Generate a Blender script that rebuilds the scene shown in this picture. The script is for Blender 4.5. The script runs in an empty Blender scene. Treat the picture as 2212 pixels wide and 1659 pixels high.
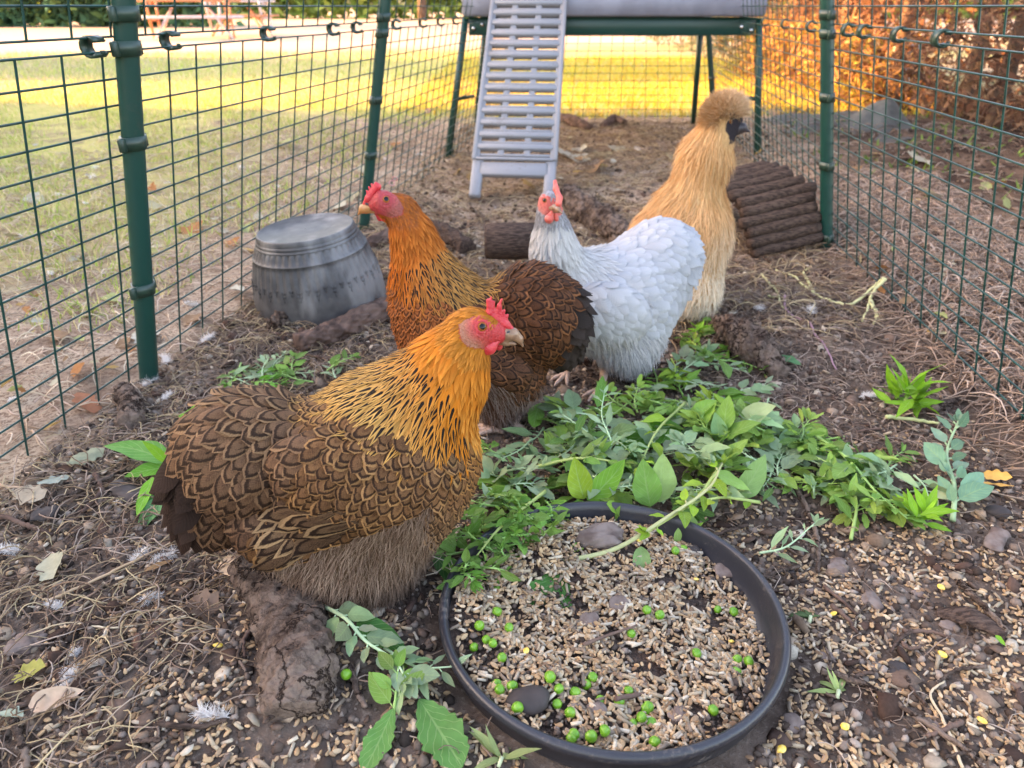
import bpy, math, random
import numpy as np
from mathutils import Vector, Matrix
R = math.radians
rng = np.random.default_rng(7); random.seed(7)
# ---------------- camera, world, sun, exposure ----------------
F, CX, CY, H = 1533., 1106., 829.5, .5          # focal length and centre in units of a 2212 wide frame, eye height
PITCH = math.atan(816/F); cp, sp = math.cos(PITCH), math.sin(PITCH)
sc = bpy.context.scene; col = sc.collection
cam = bpy.data.objects.new('camera', bpy.data.cameras.new('camera')); col.objects.link(cam); sc.camera = cam
cam.location = (0, 0, H); cam.rotation_euler = (math.pi/2-PITCH, 0, 0)
cam.data.sensor_width = 36; cam.data.lens = F/2212*36; cam.data.clip_start = .02; cam.data.clip_end = 500
cam.data.dof.use_dof = True; cam.data.dof.focus_distance = .66; cam.data.dof.aperture_fstop = 9
SUN_EL, SUN_AZ = R(15), R(-86)                  # the sun stands low at the side of the lawn
w = bpy.data.worlds.new('World'); sc.world = w; w.use_nodes = True
nt = w.node_tree; sky = nt.nodes.new('ShaderNodeTexSky'); sky.sky_type = 'NISHITA'; sky.sun_disc = False
sky.dust_density = 2.5; sky.ozone_density = .6; sky.sun_elevation = SUN_EL; sky.sun_rotation = SUN_AZ
nt.links.new(sky.outputs[0], nt.nodes['Background'].inputs[0]); nt.nodes['Background'].inputs[1].default_value = .15
sl = bpy.data.lights.new('sun', 'SUN'); sl.energy = 3.7; sl.angle = R(.6); sl.color = (1, .48, .12)
so = bpy.data.objects.new('sun', sl); col.objects.link(so)
sd = Vector((math.sin(SUN_AZ)*math.cos(SUN_EL), math.cos(SUN_AZ)*math.cos(SUN_EL), math.sin(SUN_EL)))
so.rotation_euler = sd.to_track_quat('Z', 'Y').to_euler(); so.location = (-5, 0, 5)
sc.view_settings.view_transform = 'Standard'; sc.view_settings.look = 'None'; sc.view_settings.gamma = 1
sc.view_settings.exposure = 3.17; sc.view_settings.use_white_balance = True; sc.view_settings.white_balance_temperature = 7300; sc.view_settings.white_balance_tint = 21
sc.render.engine = 'CYCLES'; sc.cycles.max_bounces = 6; sc.cycles.transparent_max_bounces = 8
sc.cycles.use_denoising = True

#=CORE
# ---------------- geometry of the view: pixels of the photograph to places on the ground ----------------
def ray(x, y):
    u, v = (x-CX)/F, (y-CY)/F
    return np.array([u, cp-v*sp, -sp-v*cp])
def G(x, y, z=0.):
    r = ray(x, y); return np.array([0, 0, H])+r*((z-H)/r[2])
def A(x, y, Y):
    r = ray(x, y); return np.array([0, 0, H])+r*(Y/r[1])
def depth(q): return q[1]*cp-(q[2]-H)*sp
def PRv(P):
    D = P[:, 1]*cp-(P[:, 2]-H)*sp
    return CX+F*P[:, 0]/D, CY-F*(P[:, 1]*sp+(P[:, 2]-H)*cp)/D
def inpoly(x, y, poly):
    c = np.zeros(len(x), bool); n = len(poly)
    for i in range(n):
        x1, y1 = poly[i]; x2, y2 = poly[(i+1) % n]
        m = ((y1 > y) != (y2 > y))
        if y1 != y2: c ^= m & (x < (x2-x1)*(y-y1)/(y2-y1)+x1)
    return c
def nrm(v): return v/np.maximum(np.linalg.norm(v, axis=-1, keepdims=True), 1e-9)

# ---------------- smooth bodies: distance field of ellipsoids and round cones, meshed by surface nets ----------------
class Body:
    """prims: ('E',px,py,dy,rx,rz,ry,tilt,k) ellipsoid; ('C',px,py,dy,r, px,py,dy,r, k) round cone; radii in frame units at that distance"""
    def __init__(s, prims, Y):
        s.p = []; s.Y = Y
        for q in prims:
            if q[0] == 'E':
                c = A(q[1], q[2], Y+q[3]); k = depth(c)/F; t = R(q[7])
                M = np.array([[math.cos(t), 0, math.sin(t)], [0, 1, 0], [-math.sin(t), 0, math.cos(t)]])
                s.p.append(('E', c, np.array([q[4], q[6], q[5]])*k, M, q[8]))
            else:
                a = A(q[1], q[2], Y+q[3]); b = A(q[5], q[6], Y+q[7])
                s.p.append(('C', a, q[4]*depth(a)/F, b, q[8]*depth(b)/F, q[9]))
    def f(s, P):
        d = None
        for q in s.p:
            if q[0] == 'E':
                l = (P-q[1])@q[3].T; k0 = np.linalg.norm(l/q[2], axis=1); k1 = np.linalg.norm(l/q[2]**2, axis=1)
                e = k0*(k0-1)/np.maximum(k1, 1e-9); k = q[4]
            else:
                ba = q[3]-q[1]; h = np.clip((P-q[1])@ba/(ba@ba), 0, 1)
                e = np.linalg.norm(P-q[1]-h[:, None]*ba, axis=1)-(q[2]+(q[4]-q[2])*h); k = q[5]
            if d is None: d = e
            else:
                h = np.maximum(k-np.abs(d-e), 0)/k; d = np.minimum(d, e)-h*h*k*.25
        return d
    def g(s, P, e=.0012):
        return nrm(np.stack([s.f(P+np.eye(3)[i]*e)-s.f(P-np.eye(3)[i]*e) for i in range(3)], 1))
    def proj(s, P, n=2):
        for _ in range(n):
            N = s.g(P); P = P-N*s.f(P)[:, None]
        return P, s.g(P)
    def hit(s, x, y):
        r = ray(x, y); r = r/np.linalg.norm(r); t = .05; o = np.array([0, 0, H])
        for _ in range(200):
            d = s.f((o+r*t)[None])[0]
            if d < .0003: break
            t += d*.7
        q = (o+r*t)[None]; return q[0], s.g(q)[0]
    def mesh(s, h):
        lo = np.array([1e9]*3); hi = -lo
        for q in s.p:
            if q[0] == 'E': rr = q[2].max(); lo = np.minimum(lo, q[1]-rr); hi = np.maximum(hi, q[1]+rr)
            else:
                for c, r in ((q[1], q[2]), (q[3], q[4])): lo = np.minimum(lo, c-r); hi = np.maximum(hi, c+r)
        lo -= 3*h; hi += 3*h; n = np.ceil((hi-lo)/h).astype(int)+1
        ax = [lo[i]+h*np.arange(n[i]) for i in range(3)]
        X = np.stack(np.meshgrid(*ax, indexing='ij'), -1).reshape(-1, 3)
        D = np.concatenate([s.f(X[i:i+200000]) for i in range(0, len(X), 200000)]).reshape(n)
        return surfnet(D, lo, h)
def surfnet(D, lo, h):
    n = np.array(D.shape); ins = D < 0
    C = [ins[dx:n[0]-1+dx, dy:n[1]-1+dy, dz:n[2]-1+dz] for dx in (0, 1) for dy in (0, 1) for dz in (0, 1)]
    cnt = sum(c.astype(int) for c in C); act = (cnt > 0) & (cnt < 8)
    idx = -np.ones(act.shape, int); idx[act] = np.arange(act.sum())
    I = np.argwhere(act); acc = np.zeros((len(I), 3)); num = np.zeros(len(I))
    for axis in range(3):
        o = [a for a in range(3) if a != axis]
        for a in (0, 1):
            for b in (0, 1):
                p0 = I.copy(); p0[:, o[0]] += a; p0[:, o[1]] += b; p1 = p0.copy(); p1[:, axis] += 1
                d0 = D[tuple(p0.T)]; d1 = D[tuple(p1.T)]; m = (d0 < 0) != (d1 < 0)
                t = np.where(m, d0/np.where(m, d0-d1, 1), 0)
                q = p0.astype(float); q[:, axis] += t
                acc += q*m[:, None]; num += m
    V = lo+h*acc/num[:, None]; Fs = []
    for axis in range(3):
        o = [(axis+1) % 3, (axis+2) % 3]
        a0 = np.moveaxis(ins, axis, 0)
        s0 = ins.take(range(n[axis]-1), axis); s1 = ins.take(range(1, n[axis]), axis)
        E = np.argwhere(s0 != s1); keep = (E[:, o[0]] > 0) & (E[:, o[1]] > 0) & (E[:, o[0]] < n[o[0]]-1) & (E[:, o[1]] < n[o[1]]-1); E = E[keep]
        q = []
        for a, b in ((-1, -1), (0, -1), (0, 0), (-1, 0)):
            c = E.copy(); c[:, o[0]] += a; c[:, o[1]] += b; q.append(idx[tuple(c.T)])
        Q = np.stack(q, 1); fl = ~s0[tuple(E.T)]; Q[fl] = Q[fl][:, ::-1]; Fs.append(Q)
    return V, np.concatenate(Fs)

HENS = dict(
hero=dict(Y=.535, prims=[
 ('E', 777, 1014, 0, 205, 144, 165, 8, 0.02),
 ('E', 901, 1010, 0, 106, 176, 120, 0, 0.04),
 ('E', 747, 1161, 0, 179, 114, 140, -14, 0.04),
 ('E', 552, 978, 0, 165, 140, 132, 0, 0.006),
 ('E', 465, 1074, 0, 80, 111, 85, 0, 0.03),
 ('C', 1009, 719, 0, 48, 961, 821, 0, 83, 0.02),
 ('C', 953, 814, 0, 63, 882, 913, 0, 153, 0.04),
 ('C', 878, 876, 0, 72, 740, 937, 0, 78, 0.03),
 ('E', 1024, 710, 0, 39, 40, 36, 15, 0.01),
 ('C', 1053, 709, 0, 26, 1075, 718, 0, 22, 0.012),
 ('E', 779, 1041, -0.050, 186, 118, 72, -14, 0.004),
 ('E', 775, 1040, 0.042, 205, 108, 70, -14, 0.006),
 ('E', 627, 1157, -0.035, 126, 80, 60, -25, 0.006),
 ('E', 786, 1296, -0.03, 66, 50, 52, 0, 0.03),
 ('E', 822, 1232, 0.0, 48, 58, 56, 0, 0.02)]),
red=dict(Y=.85, prims=[
 ('C', 867, 452, 0, 20, 893, 513, 0, 31, 0.02),
 ('C', 892, 511, 0, 32, 935, 638, 0, 71, 0.04),
 ('C', 919, 619, 0, 63, 1005, 681, 0, 74, 0.04),
 ('E', 863, 453, 0, 40, 33, 26, -10, 0.01),
 ('C', 822, 440, 0, 29, 797, 442, 0, 8, 0.01),
 ('E', 949, 702, 0, 85, 94, 90, 0, 0.04),
 ('E', 1009, 727, 0, 126, 83, 120, 0, 0.03),
 ('E', 1148, 678, 0, 109, 107, 100, 0, 0.02),
 ('E', 1080, 806, 0, 94, 82, 95, 0, 0.03),
 ('E', 1215, 707, 0, 52, 86, 50, 0, 0.02),
 ('E', 1080, 882, -0.01, 35, 47, 55, 0, 0.03),
 ('E', 1032, 794, -0.05, 116, 55, 45, -10, 0.005),
 ('E', 1040, 770, 0.05, 95, 60, 45, -10, 0.005)]),
white=dict(Y=1.02, prims=[
 ('C', 1191, 434, -0.035, 16, 1194, 543, -0.03, 46, 0.02),
 ('C', 1197, 514, -0.03, 22, 1231, 634, -0.01, 62, 0.04),
 ('E', 1184, 462, -0.04, 24, 49, 30, 0, 0.01),
 ('E', 1248, 655, -0.005, 87, 88, 95, 0, 0.04),
 ('E', 1340, 645, 0.01, 129, 118, 105, 0, 0.04),
 ('E', 1421, 558, 0.04, 90, 83, 88, 20, 0.03),
 ('E', 1353, 737, 0, 66, 70, 88, 0, 0.04),
 ('E', 1453, 612, 0.04, 26, 80, 45, 0, 0.03),
 ('E', 1315, 680, -0.066, 92, 70, 42, -14, 0.003),
 ('E', 1221, 718, 0.02, 33, 42, 60, 0, 0.03)]),
silkie=dict(Y=1.30, prims=[
 ('E', 1564, 246, 0, 30, 34, 30, 0, 0.02),
 ('C', 1566, 252, 0, 26, 1524, 330, 0, 42, 0.03),
 ('C', 1527, 345, 0, 40, 1491, 436, 0, 64, 0.05),
 ('E', 1493, 511, 0, 81, 100, 95, 0, 0.04),
 ('E', 1429, 549, 0.02, 77, 104, 90, 0, 0.04),
 ('E', 1494, 612, -0.03, 59, 49, 70, 0, 0.04),
 ('E', 1489, 643, -0.04, 45, 21, 50, 0, 0.03),
 ('C', 1565, 251, 0, 26, 1587, 281, 0, 8, 0.01)]),
)
#=END

# ---------------- helpers ----------------
def tag(o, label=None, cat=None, group=None, kind=None):
    for k, v in (('label', label), ('category', cat), ('group', group), ('kind', kind)):
        if v: o[k] = v
    return o
def mk(name, V, Fc, mat=None, parent=None, uv=None, colr=None, edge=None, smooth=True, fmat=None):
    """one mesh object from arrays; Fc is one (n,k) array or a list of them"""
    V = np.asarray(V, float); Fl = Fc if isinstance(Fc, list) else [Fc]
    Fl = [np.asarray(f, int) for f in Fl if len(f)]
    me = bpy.data.meshes.new(name); o = bpy.data.objects.new(name, me); col.objects.link(o)
    if parent is not None: o.parent = parent; V = V-np.array(parent.location)
    elif len(V):
        org = np.array([V[:, 0].mean(), V[:, 1].mean(), V[:, 2].min()]); V = V-org; o.location = org
    me.vertices.add(len(V)); me.vertices.foreach_set('co', V.astype('f').ravel())
    tot = sum(f.size for f in Fl); me.loops.add(tot); me.polygons.add(sum(len(f) for f in Fl))
    li = np.concatenate([f.ravel() for f in Fl]); me.loops.foreach_set('vertex_index', li.astype('i'))
    sz = np.concatenate([np.full(len(f), f.shape[1]) for f in Fl]); st = np.concatenate([[0], np.cumsum(sz)[:-1]])
    me.polygons.foreach_set('loop_start', st.astype('i'))
    try: me.polygons.foreach_set('loop_total', sz.astype('i'))
    except Exception: pass
    me.update(calc_edges=True)
    if smooth: me.polygons.foreach_set('use_smooth', np.ones(len(sz), bool))
    if uv is not None:
        u = me.uv_layers.new(name='UVMap'); u.data.foreach_set('uv', np.asarray(uv, 'f')[li].ravel())
    for nm, a in (('Col', colr), ('Edge', edge)):
        if a is not None:
            a = np.asarray(a, 'f')
            if a.ndim == 1: a = np.tile(a, (len(V), 1))
            if a.shape[1] == 3: a = np.hstack([a, np.ones((len(a), 1), 'f')])
            me.attributes.new(nm, 'FLOAT_COLOR', 'POINT').data.foreach_set('color', a.astype('f').ravel())
    for m in (mat if isinstance(mat, (list, tuple)) else [mat]):
        if m: me.materials.append(m)
    if fmat is not None: me.polygons.foreach_set('material_index', np.asarray(fmat, 'i'))
    me.validate(); return o
def empty(name, loc, label=None, cat=None, group=None):
    o = bpy.data.objects.new(name, None); col.objects.link(o); o.location = loc; o.empty_display_size = .05
    return tag(o, label, cat, group)
def copy_tree(o, parent=None):
    c = o.copy(); col.objects.link(c); c.parent = parent
    for ch in o.children: copy_tree(ch, c)
    return c
class MB:
    """collects simple shapes into one mesh"""
    def __init__(s): s.V = []; s.F3 = []; s.F4 = []; s.C = []; s.n = 0
    def add(s, V, Fq, c=None):
        V = np.asarray(V, float); Fq = np.asarray(Fq, int)+s.n; (s.F4 if Fq.shape[1] == 4 else s.F3).append(Fq); s.V.append(V); s.n += len(V)
        s.C.append(np.tile(c if c is not None else (1, 1, 1), (len(V), 1)))
    def box(s, c, d, M=None, c_=None, bev=0):
        d = np.asarray(d)/2.; X = np.array([[x, y, z] for x in (-1, 1) for y in (-1, 1) for z in (-1, 1)], float)
        if bev:
            V = []
            for q in X:
                for a in range(3):
                    v = q*d; v[[i for i in range(3) if i != a]] -= q[[i for i in range(3) if i != a]]*0; v = q*(d-bev); v[a] = q[a]*d[a]; V.append(v)
            V = np.array(V); id_ = lambda x, y, z, a: ((x*2+y)*2+z)*3+a
            Q = []; T = []
            for a in range(3):
                b, c2 = (a+1) % 3, (a+2) % 3
                for sgn in (0, 1):
                    q = []
                    for (p, r) in ((0, 0), (1, 0), (1, 1), (0, 1)):
                        k = [0, 0, 0]; k[a] = sgn; k[b] = p; k[c2] = r; q.append(id_(*k, a))
                    Q.append(q if sgn else q[::-1])
                for p in (0, 1):
                    for r in (0, 1):   # edges along axis a
                        k0 = [0, 0, 0]; k0[b] = p; k0[c2] = r; k1 = list(k0); k1[a] = 1
                        q = [id_(*k0, b), id_(*k1, b), id_(*k1, c2), id_(*k0, c2)]; Q.append(q if (p ^ r) else q[::-1])
            for x in (0, 1):
                for y in (0, 1):
                    for z in (0, 1):
                        t = [id_(x, y, z, 0), id_(x, y, z, 1), id_(x, y, z, 2)]; T.append(t if (x+y+z) % 2 else t[::-1])
            if M is not None: V = V@np.asarray(M).T
            n0 = s.n; s.add(V+np.asarray(c), Q, c_); s.F3.append(np.array(T)+n0); return
        V = X*d
        if M is not None: V = V@np.asarray(M).T
        s.add(V+np.asarray(c), [[0, 1, 3, 2], [4, 6, 7, 5], [0, 4, 5, 1], [2, 3, 7, 6], [0, 2, 6, 4], [1, 5, 7, 3]], c_)
    def tube(s, P, r, n=8, c=None, cap=True):
        P = np.asarray(P, float); m = len(P); r = np.broadcast_to(np.asarray(r, float), (m,))
        T = nrm(np.gradient(P, axis=0)); up = np.array([0, 0, 1.]) if abs(T[0, 2]) < .9 else np.array([1., 0, 0])
        a = nrm(np.cross(T[0], up)); V = []; th = np.arange(n)*2*math.pi/n
        for i in range(m):
            a = a-T[i]*(a@T[i]); a = a/np.linalg.norm(a); b = np.cross(T[i], a)
            V.append(P[i]+r[i]*(np.cos(th)[:, None]*a+np.sin(th)[:, None]*b))
        V = np.concatenate(V); i, j = np.meshgrid(np.arange(m-1), np.arange(n), indexing='ij'); i = i.ravel(); j = j.ravel(); k = (j+1) % n
        n0 = s.n; s.add(V, np.stack([i*n+j, i*n+k, (i+1)*n+k, (i+1)*n+j], 1), c)
        if cap:
            for e, rv in ((0, True), (m-1, False)):
                ce = s.n; s.V.append(P[e:e+1]); s.C.append(np.tile(c if c is not None else (1, 1, 1), (1, 1))); s.n += 1
                t = [[ce, n0+e*n+q, n0+e*n+(q+1) % n] for q in range(n)]
                s.F3.append(np.array([[x, z, y] for x, y, z in t] if rv else t))
    def lathe(s, prof, c, n=32, M=None):
        prof = np.asarray(prof, float); th = np.arange(n)*2*math.pi/n; m = len(prof)
        V = np.stack([prof[:, 0][:, None]*np.cos(th), prof[:, 0][:, None]*np.sin(th), prof[:, 1][:, None]+0*th], -1).reshape(-1, 3)
        if M is not None: V = V@np.asarray(M).T
        i, j = np.meshgrid(np.arange(m-1), np.arange(n), indexing='ij'); i = i.ravel(); j = j.ravel(); k = (j+1) % n
        s.add(V+np.asarray(c), np.stack([i*n+j, i*n+k, (i+1)*n+k, (i+1)*n+j], 1))
    def build(s, name, mat, parent=None, smooth=True):
        return mk(name, np.concatenate(s.V), [np.concatenate(x) for x in (s.F3, s.F4) if x], mat, parent, colr=np.concatenate(s.C), smooth=smooth)
def rotm(ax, ang):
    return np.array(Matrix.Rotation(ang, 3, Vector(ax)))
def curve(P, n):
    """smooth polyline through points"""
    P = np.asarray(P, float)
    if len(P) == 2: return P[0]+(P[1]-P[0])*np.linspace(0, 1, n)[:, None]
    Q = np.vstack([2*P[0]-P[1], P, 2*P[-1]-P[-2]]); out = []
    for t in np.linspace(0, len(P)-1-1e-6, n):
        i = int(t); f = t-i; a, b, c, d = Q[i:i+4]
        out.append(.5*((2*b)+(c-a)*f+(2*a-5*b+4*c-d)*f*f+(3*b-a-3*c+d)*f**3))
    return np.array(out)
def ico(sub=1):
    t = (1+5**.5)/2
    V = nrm(np.array([(-1,t,0),(1,t,0),(-1,-t,0),(1,-t,0),(0,-1,t),(0,1,t),(0,-1,-t),(0,1,-t),(t,0,-1),(t,0,1),(-t,0,-1),(-t,0,1)], float))
    Fc = [(0,11,5),(0,5,1),(0,1,7),(0,7,10),(0,10,11),(1,5,9),(5,11,4),(11,10,2),(10,7,6),(7,1,8),(3,9,4),(3,4,2),(3,2,6),(3,6,8),(3,8,9),(4,9,5),(2,4,11),(6,2,10),(8,6,7),(9,8,1)]
    for _ in range(sub):
        V = list(V); m = {}; N = []
        def mid(a, b):
            k = (min(a, b), max(a, b))
            if k not in m: m[k] = len(V); v = np.array(V[a])+np.array(V[b]); V.append(v/np.linalg.norm(v))
            return m[k]
        for a, b, c in Fc:
            x, y, z = mid(a, b), mid(b, c), mid(c, a); N += [(a, x, z), (b, y, x), (c, z, y), (x, y, z)]
        Fc = N; V = np.array(V)
    return np.array(V), np.array(Fc)
def rand_rot(n, flat=None):
    """random orientations; flat: how far the first axis may lift out of the ground plane"""
    a = rng.uniform(0, 2*math.pi, n); el = rng.normal(0, flat if flat is not None else 1, n)
    x = np.stack([np.cos(a)*np.cos(el), np.sin(a)*np.cos(el), np.sin(el)], 1)
    r = nrm(rng.normal(size=(n, 3))+np.array([0, 0, 1.5 if flat is not None else 0])); y = nrm(np.cross(r, x)); z = np.cross(x, y)
    return np.stack([x, y, z], 2)
def inst(tv, tf, T, M, S):
    n, m = len(T), len(tv); V = np.einsum('nij,nmj->nmi', M, tv[None]*S[:, None, :])+T[:, None]
    Fq = tf[None]+(np.arange(n)*m)[:, None, None]; return V.reshape(-1, 3), Fq.reshape(-1, tf.shape[1])
def percol(C, m): return np.repeat(C, m, axis=0)
def cards(O, D, N, L, Wd, prof, nv=6, nu=5, bend=0., cup=0., curl=0., wav=0.):
    """n leaf-like cards as real curved surfaces; prof(t) is the half width; returns verts, faces, uv, per-vertex index"""
    n = len(O); D = nrm(D); S = nrm(np.cross(D, N)); N = np.cross(S, D)
    t = np.linspace(0, 1, nv); x = np.linspace(-1, 1, nu); pw = prof(t)
    L = np.broadcast_to(L, (n,)); Wd = np.broadcast_to(Wd, (n,)); bend = np.broadcast_to(bend, (n,)); cup = np.broadcast_to(cup, (n,)); curl = np.broadcast_to(curl, (n,))
    th = bend[:, None]*t                                        # the card bends along its length
    dt = 1/(nv-1); ca = np.cumsum(np.cos(th), 1)*dt-dt*np.cos(th[:, :1]); sa = np.cumsum(np.sin(th), 1)*dt-dt*np.sin(th[:, :1])
    ph = rng.uniform(0, 6.28, (n, 1, 1))
    W2 = pw[None, :, None]*Wd[:, None, None]*x[None, None, :]
    up = -sa[:, :, None]*L[:, None, None]+np.abs(x)[None, None]**1.6*pw[None, :, None]*Wd[:, None, None]*cup[:, None, None]
    if wav: up = up+wav*np.abs(x)*pw[None, :, None]*Wd[:, None, None]*np.sin(t[None, :, None]*14+ph+x*2)
    sd = W2+curl[:, None, None]*L[:, None, None]*(t**2)[None, :, None]
    V = O[:, None, None]+D[:, None, None]*(ca[:, :, None]*L[:, None, None])[..., None]+S[:, None, None]*sd[..., None]+N[:, None, None]*up[..., None]
    i, j = np.meshgrid(np.arange(nv-1), np.arange(nu-1), indexing='ij'); i = i.ravel(); j = j.ravel()
    f = np.stack([i*nu+j, i*nu+j+1, (i+1)*nu+j+1, (i+1)*nu+j], 1); m = nu*nv
    uv = np.stack(np.broadcast_arrays(((x+1)/2)[None, :], t[:, None]), -1).reshape(-1, 2)
    return V.reshape(-1, 3), (f[None]+(np.arange(n)*m)[:, None, None]).reshape(-1, 4), np.tile(uv, (n, 1)), np.repeat(np.arange(n), m)

# ---------------- materials ----------------
class X:
    """a node socket with arithmetic"""
    def __init__(s, t, k): s.t = t; s.k = k
    def op(s, o, *b, clamp=False):
        n = s.t.nodes.new('ShaderNodeMath'); n.operation = o; n.use_clamp = clamp
        for i, v in enumerate((s,)+b):
            if isinstance(v, X): s.t.links.new(v.k, n.inputs[i])
            else: n.inputs[i].default_value = v
        return X(s.t, n.outputs[0])
    def __add__(s, b): return s.op('ADD', b)
    def __sub__(s, b): return s.op('SUBTRACT', b)
    def __mul__(s, b): return s.op('MULTIPLY', b)
    def __truediv__(s, b): return s.op('DIVIDE', b)
    def __radd__(s, b): return s+b
    def __rmul__(s, b): return s*b
    def __rsub__(s, b): return (s*-1)+b
    def step(s, a, b): # smooth 0..1 between a and b
        n = s.t.nodes.new('ShaderNodeMapRange'); n.interpolation_type = 'SMOOTHSTEP'; n.inputs[1].default_value = a; n.inputs[2].default_value = b
        s.t.links.new(s.k, n.inputs[0]); return X(s.t, n.outputs[0])
class Mat:
    def __init__(s, name, rough=.6, spec=.5, metal=0, trans=0.):
        s.m = bpy.data.materials.new(name); s.m.use_nodes = True; s.t = s.m.node_tree; s.b = s.t.nodes['Principled BSDF']
        s.b.inputs['Roughness'].default_value = rough; s.b.inputs['Specular IOR Level'].default_value = spec; s.b.inputs['Metallic'].default_value = metal
        s.tr = trans
    def n(s, k): return s.t.nodes.new('ShaderNode'+k)
    def link(s, a, b): s.t.links.new(a.k if isinstance(a, X) else a, b)
    def attr(s, nm, out=0):
        n = s.n('Attribute'); n.attribute_name = nm; return X(s.t, n.outputs[out])
    def uv(s):
        n = s.n('UVMap'); x = s.n('SeparateXYZ'); s.link(n.outputs[0], x.inputs[0]); return X(s.t, x.outputs[0]), X(s.t, x.outputs[1])
    def pos(s, kind='Object'):
        return s.n('TexCoord').outputs[kind]
    def noise(s, scale, detail=3, vec=None, stretch=None, out=0, rough=.55, kind='Noise'):
        n = s.n('Tex'+kind); n.inputs['Scale'].default_value = scale
        if kind == 'Noise': n.inputs['Detail'].default_value = detail; n.inputs['Roughness'].default_value = rough
        v = vec if vec is not None else s.pos()
        if stretch: mp = s.n('Mapping'); mp.inputs['Scale'].default_value = stretch; s.link(v, mp.inputs[0]); v = mp.outputs[0]
        s.link(v, n.inputs['Vector']); return X(s.t, n.outputs[out])
    def mix(s, f, a, b, blend='MIX'):
        n = s.n('Mix'); n.data_type = 'RGBA'; n.blend_type = blend
        for v, i in ((f, 0), (a, 6), (b, 7)):
            if isinstance(v, X): s.link(v, n.inputs[i])
            elif i == 0: n.inputs[0].default_value = v
            else: n.inputs[i].default_value = tuple(v)+(1,)
        return X(s.t, n.outputs[2])
    def bump(s, h, strength=.5, dist=.002):
        n = s.n('Bump'); n.inputs['Strength'].default_value = strength; n.inputs['Distance'].default_value = dist
        s.link(h, n.inputs['Height']); s.link(n.outputs[0], s.b.inputs['Normal']); return s
    def out(s, c):
        if isinstance(c, X): s.link(c, s.b.inputs['Base Color'])
        else: s.b.inputs['Base Color'].default_value = tuple(c)+(1,)
        if s.tr:
            tn = s.n('BsdfTranslucent'); mx = s.n('MixShader'); mx.inputs[0].default_value = s.tr
            if isinstance(c, X): s.link(c, tn.inputs[0])
            else: tn.inputs[0].default_value = tuple(c)+(1,)
            s.link(s.b.outputs[0], mx.inputs[1]); s.link(tn.outputs[0], mx.inputs[2]); s.link(mx.outputs[0], s.t.nodes['Material Output'].inputs[0])
        return s.m
def simple(name, c, c2=None, scale=60, rough=.6, bump=.3, dist=.001, spec=.5, stretch=None, trans=0, detail=4, metal=0):
    m = Mat(name, rough, spec, metal, trans); n = m.noise(scale, detail, stretch=stretch)
    if bump: m.bump(n, bump, dist)
    return m.out(m.mix(n.step(.35, .65), c, c2 or tuple(v*.7 for v in c)))
MT = {}
def colmat(name, rough=.7, spec=.3, var=.28, scale=400, trans=0., bump=.3, dist=.0006):
    """the colour comes from the mesh's own Col attribute, roughened by fine noise"""
    m = Mat(name, rough, spec, 0, trans); n = m.noise(scale, 3)
    c = m.mix(1, m.attr('Col'), m.mix(n, (1-var,)*3, (1+var,)*3), 'MULTIPLY')
    if bump: m.bump(n, bump, dist)
    return m.out(c)
MT['crumb'] = colmat('soil', .95, .02, .35)
MT['grain'] = colmat('grain', .55, .2, .25, 900)
MT['straw'] = colmat('straw', .8, .06, .2, 300)
MT['grass'] = colmat('grass_blade', .7, .08, .15, 200, .35, bump=0)
MT['hair'] = colmat('fine_feather', .85, .03, .12, 600, .25, bump=0)
MT['hedge'] = colmat('hedge_foliage', .7, .06, .2, 100, .2, bump=0)
def feather_mat(kind):
    m = Mat('feather_'+kind, .6, .09, 0, .1); u, v = m.uv(); c = m.attr('Col'); e = m.attr('Edge'); r = m.attr('Col', 3)
    x = (u-.5)*2; xa = x.op('ABSOLUTE')
    # barbs: fine slanted lines from the quill
    b = (v*70-xa*22+r*40).op('SINE'); b2 = m.noise(14, 2, vec=m.n('UVMap').outputs[0], stretch=(1.2, 7, 1)); 
    wob = (m.noise(9, 2, vec=m.n('UVMap').outputs[0])-.5)*.16
    vv = ((v-.35)/.65).op('MAXIMUM', 0.); rad = (x*x+vv*vv).op('SQRT')+wob
    pep = m.noise(1300, 3, rough=.75)
    if kind == 'laced':
        dark = m.mix(.78, c, (.010, .006, .004)); base = m.mix(pep.step(.42, .58), m.mix(.22, c, e), m.mix(.6, c, dark)); rd = rad+(r-.5)*.18; e = m.mix(r*.75+.25, c, e)
        k = m.mix((rd+pep*.4-.2).step(.30, .44)*.55, base, m.mix(.4, c, e)); k = m.mix((rd+pep*.45-.22).step(.60, .72), k, dark); k = m.mix((rd-pep*.30+.15).step(.89, .97), k, m.mix(pep.step(.3, .6), m.mix(.5, c, e), e))
    elif kind == 'fine':
        dark = m.mix(.7, c, (.02, .01, .007)); k = m.mix((rad+pep*.25).step(.62, .72), c, dark); k = m.mix((rad+pep*.1).step(.85, .93), k, e)
    elif kind == 'striped':
        s = xa-(v.op('SUBTRACT', .55)*(v-.55)*-2.6+.44)+wob*1.5; s = s+(.42-v.op('ADD', 0)).op('MAXIMUM', 0.)*4
        k = m.mix(s.step(-.04, .05), (.010, .009, .009), m.mix(v.step(.3, .9), c, e)); k = m.mix((xa-.0).step(0, .05), m.mix(.35, k, (.16, .10, .05)), k)
    else:
        k = m.mix(v.step(.25, 1), c, e)
    k = m.mix(1, k, m.mix((b*.5+.5)*.35+b2*.65, (.72,)*3, (1.22,)*3), 'MULTIPLY')
    m.bump(b*.5+b2, .35, .0006); return m.out(k)
for k in ('laced', 'fine', 'striped', 'plain'): MT['f_'+k] = feather_mat(k)
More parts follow.
